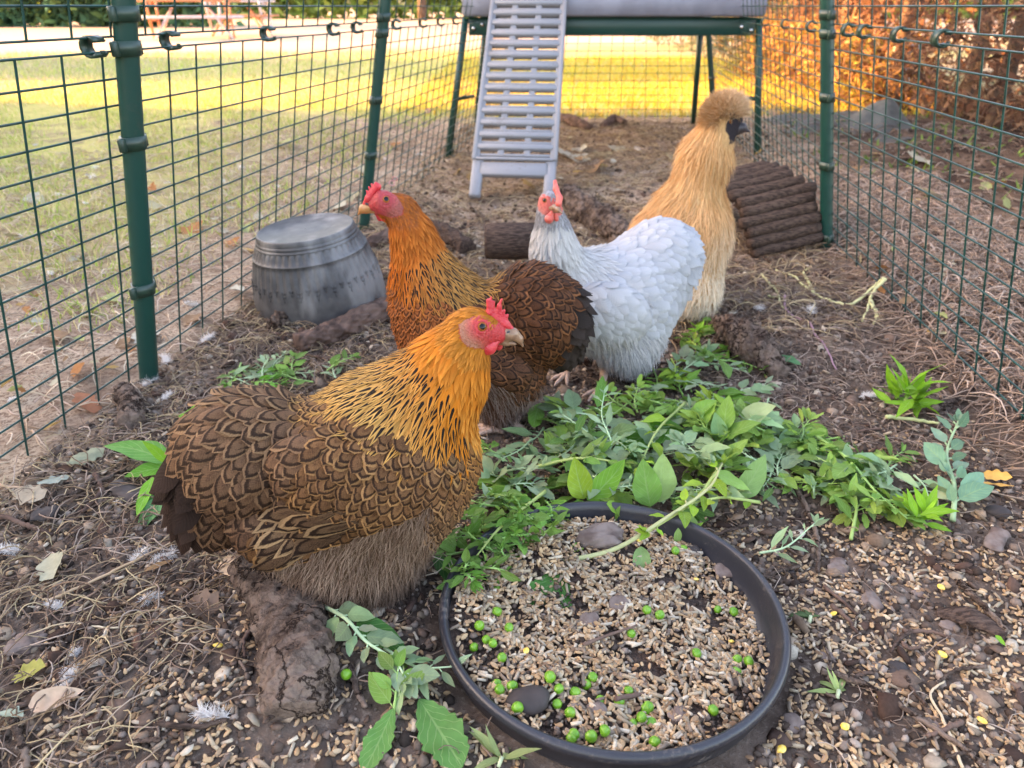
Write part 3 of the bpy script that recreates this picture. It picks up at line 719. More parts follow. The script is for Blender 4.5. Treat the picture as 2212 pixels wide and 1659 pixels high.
def face(B, root, poly, eye_, red, cheek, far_, er, h=.0011, rot=1.):
    """bare skin of the face as a fine patch with folds round the eye"""
    q = np.array([A(x, y, B.Y) for x, y in poly]); p0, _n = B.hit(*eye_); c = np.array([q[:, 0].mean(), B.Y if rot else p0[1]+.012, q[:, 2].mean()]); e = np.array([np.ptp(q[:, 0])/2+.006, .026, np.ptp(q[:, 2])/2+.010]); lo = c-e; n = np.ceil(2*e/h).astype(int)
    Xg = np.stack(np.meshgrid(*[lo[i]+h*np.arange(n[i]) for i in range(3)], indexing='ij'), -1).reshape(-1, 3); V, Q = surfnet(B.f(Xg).reshape(n), lo, h); V, N = B.proj(V, 1)
    x, y = PRv(V); cx, cy = x[Q].mean(1), y[Q].mean(1); Q = Q[inpoly(cx, cy, poly) & (np.hypot(cx-eye_[0], cy-eye_[1]) > er*.85)]; u = np.unique(Q); mp = -np.ones(len(V), int); mp[u] = np.arange(len(u)); V = V[u]; N = N[u]; x = x[u]; y = y[u]; Q = mp[Q]
    d = np.hypot(x-eye_[0], y-eye_[1]); w_ = np.clip((er*2.6-d)/(er*1.5), 0, 1)
    h_ = .0004+w_*(.0007+.0005*np.sin(d/er*7))+.0004*np.sin(x*.45+3*np.sin(y*.2))*np.sin(y*.5+x*.1); V = V+N*h_[:, None]
    t = np.clip((d-er*1.5)/(er*2.2), 0, 1); C = lerp(red, cheek, t*np.clip((-(x-eye_[0])*far_+er*1.5)/(er*2.5), 0, 1)); C *= (1+.18*np.sin(x*.9+2*np.sin(y*.7))*np.sin(y*.8))[:, None]
    mk('face', V, Q, MT['skin'], root, colr=C)
    P = surf_points(V, Q, 900); P, N = B.proj(P); x, y = PRv(P); m = (np.hypot(x-eye_[0], y-eye_[1]) > er*2.2) & (-(x-eye_[0])*far_ > -er); P = P[m]; N = N[m]
    if len(P): V2, F2, k = hairs(B, P+N*.001, N, .004, .00035, lambda P, N: nrm(np.tile((-far_, 0, -.5), (len(P), 1))-N*((np.tile((-far_, 0, -.5), (len(P), 1))*N).sum(1, keepdims=True))), .1, .1); mk('face_bristles', V2, F2, MT['hair'], root, colr=np.tile(np.array(cheek)*.9, (len(V2), 1)))
# -- the front hen
GOLD, ORANGE, BUFF = (.62, .27, .055), (.60, .17, .012), (.60, .36, .13)
def hero_base(x, y):
    c = np.tile((.10, .06, .035), (len(x), 1)); m = inpoly(x, y, [(940, 620), (1140, 640), (1100, 960), (1000, 980), (850, 850), (870, 700)]); c[m] = (.35, .12, .015)
    return c
head_skin = [(990,697),(1013,688),(1030,682),(1048,685),(1062,702),(1084,696),(1112,700),(1120,745),(1060,756),(1040,752),(1010,748),(997,735)]
neckp = [(1000,640),(1080,640),(1080,930),(1052,900),(1020,935),(985,965),(940,962),(880,945),(800,915),(740,890),(690,850),(700,815),(790,750),(900,690)]
hs = [(1080,670,0),(1020,680,0),(975,740,0),(900,830,0),(800,900,0),(690,940,0),(560,960,0),(450,1040,0),(400,1140,0)]
hb = dict(
 cap=dict(name='head_feathers', poly=[(950,600),(1130,600),(1110,790),(1060,790),(1000,790),(950,740)], sp=.0022, L=.009, W=.0014, prof=P_point, mat='plain', col=const(.42,.15,.02), edge=grad((.60,.22,.035),(.50,.16,.02),lambda x,y:(x-1000)/80), off=(.0002,.0012), nv=5, cup=.2, down=.1, jit=.15, var=.25),
 hackle=dict(name='hackle', poly=neckp, sp=.0037, L=lambda x, y: .020+.013*np.clip((y-760)/160, 0, 1), W=.0029, prof=P_point, mat='striped', down=.55,
   col=grad((.50,.27,.075), (.56,.17,.015), lambda x, y: (x-850)/130+(900-y)/450), edge=grad((.56,.31,.09), (.58,.19,.018), lambda x, y: (x-860)/130), off=(.0006,.0026), cup=.2, jit=.13, var=.22),
 front=dict(name='hackle_front', poly=[(905,700),(1000,640),(1090,740),(1080,960),(1040,985),(1012,950),(1000,880),(975,810),(915,765)], sp=.0034, L=.018, W=.0024, prof=P_point, mat='plain', col=const(.50,.15,.015), edge=grad((.62,.22,.03),(.62,.30,.07),lambda x,y:(y-850)/100), off=(.0005,.002), down=1.2, var=.25, jit=.18),
 wing=dict(name='wing', poly=[(700,930),(760,905),(850,930),(930,968),(985,985),(985,1020),(950,1060),(900,1095),(820,1130),(720,1165),(620,1205),(560,1205),(575,1150),(640,1040)], sp=.0062, L=lambda x, y: .0165+.022*np.clip((760-x)/180, 0, 1)*np.clip((y-1040)/100, 0, 1), W=.0067, mat='laced', down=.42,
   col=const(.135,.060,.027), edge=const(.34,.175,.068), off=(.0012,.0042), cup=.22, var=.22),
 wingtip=dict(name='wing_quills', over=True, poly=[(660,1100),(760,1095),(800,1120),(700,1165),(640,1180)], sp=.009, L=.058, W=.0065, mat='laced', down=.12, spine=[(900,1080,0),(760,1120,0),(650,1165,0),(560,1200,0)], col=const(.07,.035,.022), edge=const(.36,.22,.11), off=(.004,.003), cup=.12, jit=.05),
 back=dict(name='back_plumage', poly=[(640,820),(760,780),(1000,960),(985,1020),(700,1000),(690,950),(660,900)], sp=.0058, L=.016, W=.0058, mat='laced', down=.35, col=const(.15,.07,.032), edge=const(.42,.23,.085), off=(.001,.0036), var=.2),
 tail=dict(name='tail', poly=[(320,940),(430,990),(425,1110),(520,1190),(500,1260),(300,1240)], sp=.0125, L=.046, W=.0125, mat='plain', down=.75, col=const(.022,.013,.010), edge=const(.034,.019,.014), off=(.001,.009), late=.03, cup=.2, var=.35),
 cush=dict(name='saddle_plumage', poly=[(300,700),(700,780),(700,1010),(610,1140),(570,1200),(500,1200),(420,1115),(300,1050)], sp=.0078, L=lambda x, y: .024+.010*np.clip((600-x)/200, 0, 1), W=.0082, mat='laced', down=.62, col=grad((.16,.082,.044),(.10,.050,.030),lambda x,y:(y-850)/300), edge=grad((.34,.195,.095),(.21,.11,.058),lambda x,y:(y-850)/280), off=(.0012,.0052), cup=.25, var=.22),
 breast=dict(name='breast_plumage', poly=[(985,930),(1080,930),(1060,1080),(1010,1180),(965,1200),(930,1130),(940,1060)], sp=.0058, L=.016, W=.0054, mat='laced', down=1.6, col=grad((.26,.10,.03),(.17,.085,.045),lambda x,y:(y-950)/150), edge=grad((.54,.25,.06),(.38,.22,.115),lambda x,y:(y-940)/200), off=(.0008,.003), var=.2),
 fluff=dict(name='belly_fluff', poly=None, sp=.0018, L=lambda x, y: .017+.010*np.clip((y-1180)/100, 0, 1), W=.0007, mat='hair', down=1.5, lift=.62, curl=.75, col=lambda x, y: lerp((.17,.105,.072), (.36,.25,.18), np.clip(rng.random(len(x))**2+.25*np.sin(x*.06)*np.sin(y*.07), 0, 1)), var=.35))
wisp = dict(name='loose_barbs', over=True, poly=[(300,700),(1130,600),(1130,1000),(1000,1250),(500,1260),(300,1200)], sp=.0048, L=.012, W=.0005, mat='hair', lift=.12, curl=.2, col=lambda x, y: lerp((.40,.27,.15), (.13,.08,.05), rng.random(len(x)))*np.where((x > 900) & (y < 950), 1.4, .8)[:, None], var=.3)
B, hen = make_hen('hero', 'hen', 'gold necked brown laced hen closest to the camera, in profile beside the feed dish', hs, .45,
    [hb[k] for k in ('cap', 'front', 'hackle', 'tail', 'wingtip', 'wing', 'back', 'cush', 'breast', 'fluff')]+[wisp], (head_skin, (.50, .07, .07)), hero_base, res=.0028, dens=110000)
Yh = B.Y
face(B, hen, head_skin, (1041,706), (.46,.035,.035), (.34,.13,.075), 1, 11)
eye(B, 1041, 706, 10.5, hen, Yh)
blob('comb', [('C',1056,676,0,7, 1092,700,0,8, .004), ('C',1092,700,0,8,1104,710,0,6,.003), ('C',1058,672,0,6, 1054,649,0,4, .003), ('C',1058,662,0,5, 1061,642,0,2.2, .002), ('C',1064,670,0,5,1067,652,0,2.5,.002), ('C',1072,678,0,5, 1078,660,0,3.5, .002), ('C',1078,660,0,3.5,1084,646,0,2, .002),
  ('C',1078,682,0,5, 1081,663,0,3, .002), ('C',1084,688,0,5, 1089,671,0,3, .002), ('C',1090,694,0,5, 1096,681,0,3, .002)], Yh, MT['comb'], hen)
blob('beak', [('C',1088,719,0,17, 1108,722,0,12, .004), ('C',1108,722,0,12, 1122,732,0,7, .004), ('C',1122,732,0,7, 1129.5,748,0,2.2, .003), ('C',1066,731,0,7,1095,733,0,9,.003)], Yh, MT['beak'], hen)
blob('beak', [('C',1066,737,0,7, 1092,739,0,7, .003), ('C',1092,739,0,7, 1113,743,0,3, .003)], Yh, MT['beak'], hen)
for d_ in (-1, 1):
    blob('wattle', [('C',1074,735,d_*.006,8, 1057,750,d_*.009,14, .005), ('E',1055,753,d_*.010,16,15,6,20,.003)] if d_ < 0 else [('C',1082,738,.005,6, 1077,748,.006,9, .005)], Yh, MT['comb'], hen)
    blob('nostril', [('E',1096,718,d_*.0042,7,3.2,3,22,.001)], Yh, MT['beak_d'], hen)
    blob('earlobe', [('E',1004,728,d_*.013,11,20,6,-20,.003), ('E',1012,740,d_*.0125,15,8,6,20,.004)], Yh, MT['lobe'] if 'lobe' in MT else MT.setdefault('lobe', simple('earlobe_skin', (.50, .22, .15), (.55, .3, .2), 500, .7, .4)), hen)
for x, y in ((795, 1290), (855, 1215)): leg(hen, x, y, A(x, y-60, Yh-.01), .1, .9, MT['darkshank'])
# -- the red hen
rs = [(800,410,0),(860,420,0),(905,490,0),(935,580,0),(1000,650,0),(1080,670,0),(1180,640,0),(1250,700,0),(1250,780,0)]
red_skin = [(775,440),(795,420),(815,407),(835,410),(856,424),(872,446),(868,464),(845,470),(820,462),(800,462),(780,460)]
def red_base(x, y): return np.where((y < 640)[:, None] & (x < 960)[:, None], (.34, .09, .02), (.10, .045, .025))
rh = [
 dict(name='head_feathers', poly=[(790,370),(900,390),(905,440),(895,490),(820,490),(840,400)], sp=.0026, L=.009, W=.0016, prof=P_point, mat='plain', col=const(.26,.075,.022), edge=const(.42,.12,.02), off=(.0003,.001), nv=5, down=.2, jit=.2),
 dict(name='upper_hackle', poly=[(800,440),(950,410),(965,500),(930,540),(880,560),(815,560)], sp=.0034, L=.016, W=.0024, prof=P_point, mat='plain', down=.9, col=const(.34,.085,.012), edge=const(.50,.15,.025), off=(.0005,.002), jit=.2, var=.25),
 dict(name='hackle', poly=[(800,455),(950,440),(1070,600),(1050,640),(985,645),(925,650),(870,640),(815,560)], sp=.0040, L=lambda x, y: .016+.013*np.clip((y-480)/100, 0, 1), W=.0030, prof=P_point, mat='striped', down=.9, col=grad((.50,.115,.012),(.38,.17,.045),lambda x,y:(x-870)/100+(y-560)/250), edge=grad((.54,.14,.016),(.46,.22,.06),lambda x,y:(x-870)/90), off=(.0006,.0025), jit=.16, var=.25),
 dict(name='tail', poly=[(1215,560),(1300,600),(1300,810),(1195,800),(1222,740),(1238,660)], sp=.0115, L=.030, W=.0115, mat='plain', down=.6, col=const(.020,.014,.012), edge=const(.030,.021,.017), off=(.001,.006), late=.03, cup=.2, var=.35),
 dict(name='wing', poly=[(1000,700),(1120,730),(1150,800),(1130,850),(1090,838),(1030,800),(960,780)], sp=.0075, L=.024, W=.0068, mat='laced', down=.4, col=const(.06,.026,.015), edge=const(.25,.105,.045), off=(.001,.004)),
 dict(name='breast_plumage', poly=[(800,560),(900,640),(985,645),(1010,720),(960,800),(900,830),(800,760)], sp=.0054, L=.015, W=.0052, mat='fine', down=1.6, col=const(.25,.075,.022), edge=const(.38,.12,.036), off=(.0008,.003), var=.25),
 dict(name='saddle_plumage', poly=[(960,600),(1100,540),(1260,560),(1240,680),(1210,800),(1140,840),(1040,780),(980,700)], sp=.0076, L=.024, W=.0076, mat='laced', down=.5, col=const(.085,.033,.016), edge=const(.20,.078,.03), off=(.001,.0045), var=.25),
 dict(name='belly_fluff', poly=None, sp=.0028, L=.021, W=.0011, mat='hair', down=1.5, lift=.5, col=lambda x, y: lerp((.13,.075,.055), (.25,.19,.16), rng.random(len(x))), var=.3)]
B, hen = make_hen('red', 'hen', 'rust orange hen with black tail, looking away from the others over the upturned pot', rs, .5, rh, (red_skin, (.42, .055, .06)), red_base, res=.0036, dens=60000)
Yr = B.Y
face(B, hen, red_skin, (834,431), (.36,.035,.04), (.27,.065,.05), -1, 8)
eye(B, 834, 431, 8, hen, Yr)
blob('comb', [('C',817,403,0,7, 796,428,0,7, .004), ('C',796,428,0,7,788,440,0,5,.003), ('C',815,404,0,6,812,397,0,4,.002), ('C',808,408,0,5,803,398,0,2.4,.002), ('C',802,415,0,4,797,404,0,2,.002), ('C',797,421,0,4,792,412,0,2,.002)], Yr, MT['comb'], hen)
blob('beak', [('C',797,447,0,10, 785,451,0,8, .003), ('C',785,451,0,8, 774,463,0,1.8, .004), ('C',822,452,0,4,796,451,0,6,.003)], Yr, MT['beak_y'], hen)
blob('beak', [('C',818,457,0,4, 790,457,0,4, .003), ('C',790,457,0,4,782,459,0,1.6,.002)], Yr, MT['beak_y'], hen)
for d_ in (-1, 1):
    blob('wattle', [('C',820,460,d_*.005,5, 830,470,d_*.0065,9, .004)] if d_ < 0 else [('C',812,459,.004,4,820,473,.005,5,.003)], Yr, MT['comb'], hen)
    blob('nostril', [('E',793,441,d_*.0045,5,2.4,2,-30,.001)], Yr, MT['beak_d'], hen)
    blob('earlobe', [('E',867,450,d_*.0125,5,12,5,30,.003)], Yr, MT['comb'], hen)
for x, y in ((1065, 935), (1110, 925)): leg(hen, x, y, A(x, y-60, Yr), 2.9, 1.1)
# -- the white hen
ws = [(1200,400,-.04),(1185,430,-.03),(1180,490,-.02),(1230,570,0),(1300,600,.01),(1380,560,.03),(1470,540,.05),(1510,640,.05)]
white_skin = [(1158,424),(1168,414),(1184,425),(1200,430),(1216,436),(1214,462),(1196,470),(1180,466),(1164,455)]
WH, WS = (.60, .61, .65), (.72, .72, .74)
def white_base(x, y): return np.tile((.36, .36, .38), (len(x), 1))
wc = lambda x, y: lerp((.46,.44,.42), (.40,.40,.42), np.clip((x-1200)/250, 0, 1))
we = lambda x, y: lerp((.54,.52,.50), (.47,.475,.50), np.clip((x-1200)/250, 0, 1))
wh = [
 dict(name='head_feathers', poly=[(1140,380),(1230,390),(1235,490),(1140,490)], sp=.0028, L=.009, W=.0016, prof=P_point, mat='plain', col=const(.25,.24,.25), edge=const(.34,.33,.33), off=(.0003,.001), nv=5, down=.3),
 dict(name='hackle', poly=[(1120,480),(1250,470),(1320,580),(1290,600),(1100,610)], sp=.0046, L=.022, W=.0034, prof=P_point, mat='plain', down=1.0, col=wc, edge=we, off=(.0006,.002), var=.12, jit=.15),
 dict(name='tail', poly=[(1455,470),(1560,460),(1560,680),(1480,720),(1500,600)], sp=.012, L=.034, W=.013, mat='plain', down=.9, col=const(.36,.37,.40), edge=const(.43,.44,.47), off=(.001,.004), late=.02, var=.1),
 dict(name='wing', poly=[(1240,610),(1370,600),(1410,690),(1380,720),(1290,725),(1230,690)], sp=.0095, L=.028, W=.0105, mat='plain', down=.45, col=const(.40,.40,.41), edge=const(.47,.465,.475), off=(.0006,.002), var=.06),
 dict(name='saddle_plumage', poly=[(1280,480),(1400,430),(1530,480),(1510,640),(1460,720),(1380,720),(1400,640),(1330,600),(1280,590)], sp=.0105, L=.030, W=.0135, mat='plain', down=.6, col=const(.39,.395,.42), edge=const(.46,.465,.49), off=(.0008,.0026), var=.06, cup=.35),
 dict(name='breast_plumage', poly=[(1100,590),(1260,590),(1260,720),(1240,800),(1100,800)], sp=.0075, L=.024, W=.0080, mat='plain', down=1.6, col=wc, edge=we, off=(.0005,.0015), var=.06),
 dict(name='belly_fluff', poly=None, sp=.0030, L=.022, W=.0013, mat='hair', down=1.5, lift=.5, col=lambda x, y: lerp((.42,.41,.41), (.56,.54,.53), rng.random(len(x))), var=.08),
 dict(name='loose_barbs', over=True, poly=[(1100,470),(1560,440),(1560,700),(1400,830),(1100,800)], sp=.0055, L=.014, W=.0008, mat='hair', lift=.10, curl=.2, col=lambda x, y: lerp((.40,.40,.41), (.54,.53,.54), rng.random(len(x))), var=.08)]
B, hen = make_hen('white', 'hen', 'pale lavender white hen facing the camera, standing behind the red hen', ws, .5, wh, (white_skin, (.70, .17, .14)), white_base, res=.004, dens=50000)
Yw = B.Y
face(B, hen, white_skin, (1177,433), (.55,.11,.085), (.50,.16,.13), 1, 6, rot=0)
eye(B, 1177, 433, 5.5, hen); eye(B, 1217, 436, 4, hen)
blob('comb', [('C',1199,392,-.045,4, 1201,408,-.055,6, .003), ('C',1201,408,-.055,6, 1209,428,-.068,6, .003), ('C',1209,428,-.068,6,1207,440,-.074,7,.003)], Yw, MT['comb_p'], hen)
blob('beak', [('C',1198,448,-.070,7, 1206,453,-.080,5, .003), ('C',1206,453,-.080,5, 1214,461,-.087,1.6, .003), ('C',1190,450,-.06,5,1200,452,-.07,6,.003)], Yw, MT['beak'], hen)
blob('beak', [('C',1192,456,-.062,4, 1205,458,-.076,2.5, .003)], Yw, MT['beak'], hen)
for q in ([('C',1193,458,-.066,4, 1186,472,-.070,8.5, .004), ('E',1186,474,-.07,9,9,5,20,.003)], [('C',1198,458,-.062,4, 1202,473,-.062,5.5, .004)]): blob('wattle', q, Yw, MT['comb_p'], hen)
for x, y in ((1296, 846), (1225, 812)): leg(hen, x, y, A(x+8, y-50, Yw-.01), -2.2, 1.05)
# -- the silkie
ss = [(1600,200,0),(1570,240,0),(1535,320,0),(1500,420,0),(1440,480,.01),(1380,530,.02),(1360,620,.02)]
BU, BL = (.74, .46, .23), (.78, .58, .36)
def silkie_base(x, y): return np.where((x > 1575)[:, None] & (y < 310)[:, None] & (y > 245)[:, None], (.04, .033, .035), (.60, .36, .16))
silkie_skin = [(1566,262),(1590,254),(1612,252),(1625,268),(1622,296),(1592,303),(1574,298),(1565,276)]
sc_ = lambda x, y: lerp(BU, (.78,.66,.50), np.clip((x-1500)/120+(y-520)/130, 0, 1))
sh = [
 dict(name='head_fluff', poly=[(1500,185),(1640,185),(1640,315),(1562,312),(1556,262),(1535,262)], sp=.0028, L=.010, W=.0012, mat='hair', down=.1, lift=.7, curl=.3, col=const(.54,.33,.16), var=.15),
 dict(name='hackle', poly=[(1440,230),(1640,230),(1620,440),(1420,440)], sp=.0030, L=.030, W=.0016, mat='hair', down=.8, lift=.42, curl=.15, col=grad((.58,.32,.13),(.76,.50,.26),lambda x,y:rng.random(len(x))), var=.2),
 dict(name='body_fluff', poly=None, sp=.0030, L=.032, W=.0018, mat='hair', down=1.1, lift=.35, curl=.4, col=sc_, var=.2)]
B, hen = make_hen('silkie', 'hen', 'fluffy buff silkie with dark face and round crest, tallest and farthest back', ss, .6, sh, (silkie_skin, (.035, .03, .034)), silkie_base, res=.004, dens=60000)
Ys = B.Y
# the crest: a ball of fine strands that stand out from the crown
cr = Body([('E',1564,237,0,26,26,28,0,.02), ('E',1584,237,0,22,20,25,0,.02), ('E',1546,262,0,22,24,30,0,.03)], Ys); V, Q = cr.mesh(.004)
P = surf_points(V, Q, 14000); P, N = cr.proj(P); x, y = PRv(P); m = ~(inpoly(x, y, silkie_skin) | ((y > 256) & (x > 1575))); m &= (y < 259) | (x < 1555); P = P[m]; N = N[m]; c0 = A(1566, 262, Ys)
V, F2, k = hairs(cr, P, N, rng.uniform(.005, .019, len(P)), .0009, lambda P, N: nrm(nrm(P-c0)+[-.05, 0, .25]), .8, .8)
mk('crest', V, F2, MT['hair'], hen, colr=(lerp((.46,.27,.12), (.80,.60,.40), np.clip(rng.random(len(P))**1.5+(PRv(P)[0]-1565)/90, 0, 1)))[k])
eye(B, 1579, 263, 3.4, hen, Ys)
blob('beak', [('C',1590,277,0,13, 1604,276,0,9, .003), ('C',1604,276,0,9, 1620,285,0,1.5, .004)], Ys, MT['beak_d'], hen)
blob('beak', [('C',1586,287,0,8, 1606,284,0,3, .003)], Ys, MT['beak_d'], hen)
blob('comb', [('E',1592,262,0,12,8,8,20,.004), ('E',1599,254,0,5,9,5,30,.004)], Ys, MT['beak_d'], hen)
for d_ in (-1, 1):
    q = Body([('E',1561,279,d_*.024,8,17,6,-15,.002)], Ys); V, Q = q.mesh(.003); P = surf_points(V, Q, 900); P, N = q.proj(P)
    V, F2, k = hairs(q, P, N, .012, .0012, lambda P, N: np.tile((0, 0, -1.), (len(P), 1)), .3, .3); mk('ear_tuft', V, F2, MT['hair'], hen, colr=np.tile((.62, .45, .27), (len(V), 1)))
for x, y in ((1500, 694), (1535, 690)): leg(hen, x, y, A(x, y-50, Ys-.06), -.3, 1.2)
#=PART3
# ---------------- coop and ladder ----------------
fl, fr, bk_l, bk_r = G(968, 335), G(1637, 322), None, None
Yc = 2.80
tl, tr = A(1006, 60, Yc), A(1637, 60, Yc); fl = G(968, 335); fr = G(1637, 335); fl[2] = fr[2] = -.01
ctr = (tl+tr)/2
coop = empty('chicken_coop', (ctr[0], 3.15, 0), 'grey plastic raised coop on dark green splayed metal legs at the end of the run', 'coop')
dpt = .72
zt = tl[2]
for a, b in ((fl, tl), (fr, tr)):
    mb = MB(); mb.tube([a, b+[0, 0, .03]], .0125, 14); mb.build('leg', MT['green_metal'], coop)
    a2 = a+[(ctr[0]-a[0])*.12, dpt+.06, 0]; b2 = b+[(ctr[0]-b[0])*.1, dpt-.08, 0]; mb = MB(); mb.tube([a2, b2+[0, 0, .03]], .0125, 14); mb.build('leg', MT['green_metal'], coop)
    m1 = a+(b-a)*.47; m2 = a2+(b2-a2)*.47; mb = MB(); d = nrm(m2-m1); mb.tube([m1+d*.0, m1+d*.10+[.05*np.sign(ctr[0]-m1[0]), 0, 0]], .007, 8); mb.build('brace', MT['green_metal'], coop)
for y, nm in ((Yc, 0), (Yc+dpt-.08, 1)):
    mb = MB(); x0, x1 = tl[0]-.004, tr[0]+.004
    if nm: x0 += .05; x1 -= .05
    mb.box(((x0+x1)/2, y-.006 if not nm else y+.006, zt+.004), (x1-x0-.03, .004, .056), bev=.001); mb.box(((x0+x1)/2, y, zt+.031), (x1-x0-.03, .03, .004)); mb.build('beam', MT['green_metal'], coop)
    for x in ((x0+.032, -.002), (x0+.062, .01), (x1-.03, -.008), (x1-.065, .003)):
        if nm: break
        mb = MB(); U, Fq = ico(2); mb.add(U*[.0072, .004, .0072]+[x[0], y-.0105, zt+x[1]], Fq); mb.build('bolt', MT['bolt'], coop)
mb = MB(); mb.box((ctr[0], Yc+dpt/2-.03, zt+.07), (tr[0]-tl[0]+.02, dpt+.02, .07), bev=.008); mb.build('base_tray', MT['coop_grey'], coop)
mb = MB(); mb.box((ctr[0], Yc+dpt/2-.03, zt+.30), (tr[0]-tl[0]-.02, dpt-.02, .38), bev=.03); mb.build('wall', MT['coop_grey'], coop)
mb = MB(); mb.box((ctr[0], Yc+dpt/2-.03, zt+.52), (tr[0]-tl[0]+.02, dpt+.02, .05), bev=.02); mb.build('roof', MT['green_metal'], coop)
mb = MB(); mb.box((ctr[0]-.14, Yc-.034, zt+.24), (.26, .012, .22), bev=.004); mb.build('door', MT['grey_plastic'], coop)
# ladder
fb, ft = (G(1015, 442)+G(1186, 405))/2, A(1143, 0, Yc-.055); fb[2] = 0; fb[1] = 2.1
lad = empty('coop_ladder', fb, 'light grey plastic ladder with slotted treads leaning up to the coop', 'ladder')
lv = ft-fb; Ll = np.linalg.norm(lv)*1.05; e1 = lv/np.linalg.norm(lv); ex = nrm(np.array([1, -.11, 0])); ez = np.cross(ex, e1); M = np.stack([ex, e1, ez], 1); HW = .122
def LP(x, t, z=0): return fb+ex*x+e1*t+ez*z
foot = .135
for sx in (-1, 1):
    mb = MB(); mb.box(LP(sx*HW, (Ll+foot)/2, 0), (.014, Ll-foot, .034), M, bev=.002); mb.box(LP(sx*(HW-.009), (Ll+foot)/2, .006), (.012, Ll-foot, .010), M, bev=.001); mb.build('side_rail', MT['grey_plastic'], lad)
    mb = MB(); mb.box(LP(sx*(HW-.012), foot/2+.004, -.002), (.034, foot, .022), M, bev=.004); mb.build('foot', MT['grey_plastic'], lad)
nt_ = 15; gap = (Ll-foot-.02)/nt_
mb = MB(); mb.box(LP(0, foot-.03, 0), (2*HW-.034, .048, .018), M, bev=.003); mb.box(LP(0, foot+.002, .010), (2*HW-.01, .008, .012), M, bev=.001); mb.build('cross_bar', MT['grey_plastic'], lad)
for k in range(nt_):
    t = foot+.012+gap*(k+.5); mb = MB(); mb.box(LP(0, t+gap*.28, .006), (2*HW-.010, gap*.40, .020), M, bev=.003); mb.box(LP(0, t-gap*.30, .002), (2*HW-.010, gap*.20, .013), M, bev=.002)
    for x in (-.044, .036): mb.box(LP(x, t-gap*.02, .003), (.020, gap*.52, .010), M, bev=.001)
    mb.build('tread', MT['grey_plastic'], lad)

# ---------------- upturned pot ----------------
pc = np.array([-.364, 1.28, 0]); TM = rotm((0, 1, 0), R(-5))@rotm((1, 0, 0), R(2)); n = 288
prof = [(.1265,-.01,0),(.1275,.0,0),(.1272,.02,0),(.1262,.04,0),(.1235,.058,.35),(.1210,.07,1),(.1185,.08,1),(.1150,.094,1),(.1115,.108,1),(.1090,.1165,1),(.1094,.1175,0),(.1094,.1195,0),(.1080,.1205,0),(.1070,.122,1),(.1035,.131,1),(.0995,.1395,1),(.0980,.1405,0),(.0988,.1415,0),(.0972,.144,0),(.0958,.145,0),(.0956,.147,0),(.0962,.148,0),(.0955,.151,0),(.0938,.152,0),(.0936,.1545,0),(.0936,.1555,0),(.0918,.1615,0),(.0908,.1632,0),(.088,.1635,0),(.0865,.1618,0),(.055,.1618,0),(.053,.1605,0),(.03,.1605,0),(.001,.1605,0)]
prof = [(r*.955, z*.89, f) for r, z, f in prof]
th = np.arange(n)*2*math.pi/n; V = []
for r, z, f in prof:
    rr = r-f*.0022*(.5+.5*np.cos(th*48))**2-f*.0006*(.5+.5*np.cos(th*144)); V.append(np.stack([rr*np.cos(th), rr*np.sin(th), 0*th+z], 1))
V = np.concatenate(V); i, j = np.meshgrid(np.arange(len(prof)-1), np.arange(n), indexing='ij'); i = i.ravel(); j = j.ravel(); k = (j+1) % n
pot = empty('plant_pot', pc, 'grey ribbed plastic pot standing upside down by the fence', 'plant pot')
mk('pot_wall', V@TM.T+pc, np.stack([i*n+j, i*n+k, (i+1)*n+k, (i+1)*n+j], 1), MT['pot'], pot)
mb = MB(); U, Fq = ico(1)
for q in range(48):
    t0 = q*2*math.pi/48; lo = .066 if q % 2 else .054; lo *= .92
    if q % 2: pts = [(0, lo), (-1, lo+.006), (1, lo+.006)]
    else: pts = [(0, lo), (-1, lo+.007), (1, lo+.007), (-1, lo+.014), (1, lo+.014)]
    for sx, z in pts:
        rr = np.interp(z*.96, [p[1] for p in prof[:12]], [p[0] for p in prof[:12]])*.999; a = t0+sx*.0026/.12; er = np.array([math.cos(a), math.sin(a), 0]); et = np.array([-er[1], er[0], 0]); up = nrm(np.array([0, 0, 1.])+et*sx*.45)
        M3 = np.stack([er, nrm(np.cross(up, er)), up], 1); mb.add(((U*[.0009, .0012, .0036])@M3.T+er*rr+[0, 0, z])@TM.T+pc, Fq)
o = mb.build('relief', MT['pot'], pot)

# ---------------- feed dish ----------------
dc = np.array([.087, .4625, 0]); n = 96; zr = .031
prof = [(.118,.002),(.130,.004),(.1385,.010),(.1425,.020),(.1440,zr-.003),(.1452,zr+.0025),(.1480,zr+.005),(.1510,zr+.0043),(.1528,zr+.001),(.1520,zr-.004),(.1490,zr-.006),(.1470,.012),(.142,-.002),(.125,-.006)]
dish = empty('feed_dish', dc, 'round black rubber dish full of grain, pellets and peas', 'feed dish')
mb = MB(); mb.lathe([(r*.992, z) for r, z in prof], dc, n, rotm((1, 0, 0), R(-1.5))); mb.build('dish_wall', MT['dish'], dish)
def feed_z(x, y):
    dx, dy = x-dc[0], y-dc[1]; r = np.hypot(dx, dy)/.145
    return .018-.05*dx-.02*dy+.004*np.sin(dx*40+1)*np.cos(dy*37)+.003*np.sin(dx*90)*np.sin(dy*83+1)-.006*np.clip((dx-.06)/.08, 0, 1)
th = np.linspace(0, 2*math.pi, 64, endpoint=False); V = [[dc[0], dc[1], float(feed_z(dc[0], dc[1]))-.003]]; Q = []
for a in range(1, 24):
    for t in th: x, y = dc[0]+.1425*a/23*math.cos(t), dc[1]+.1425*a/23*math.sin(t); V.append([x, y, float(feed_z(x, y))-.003])
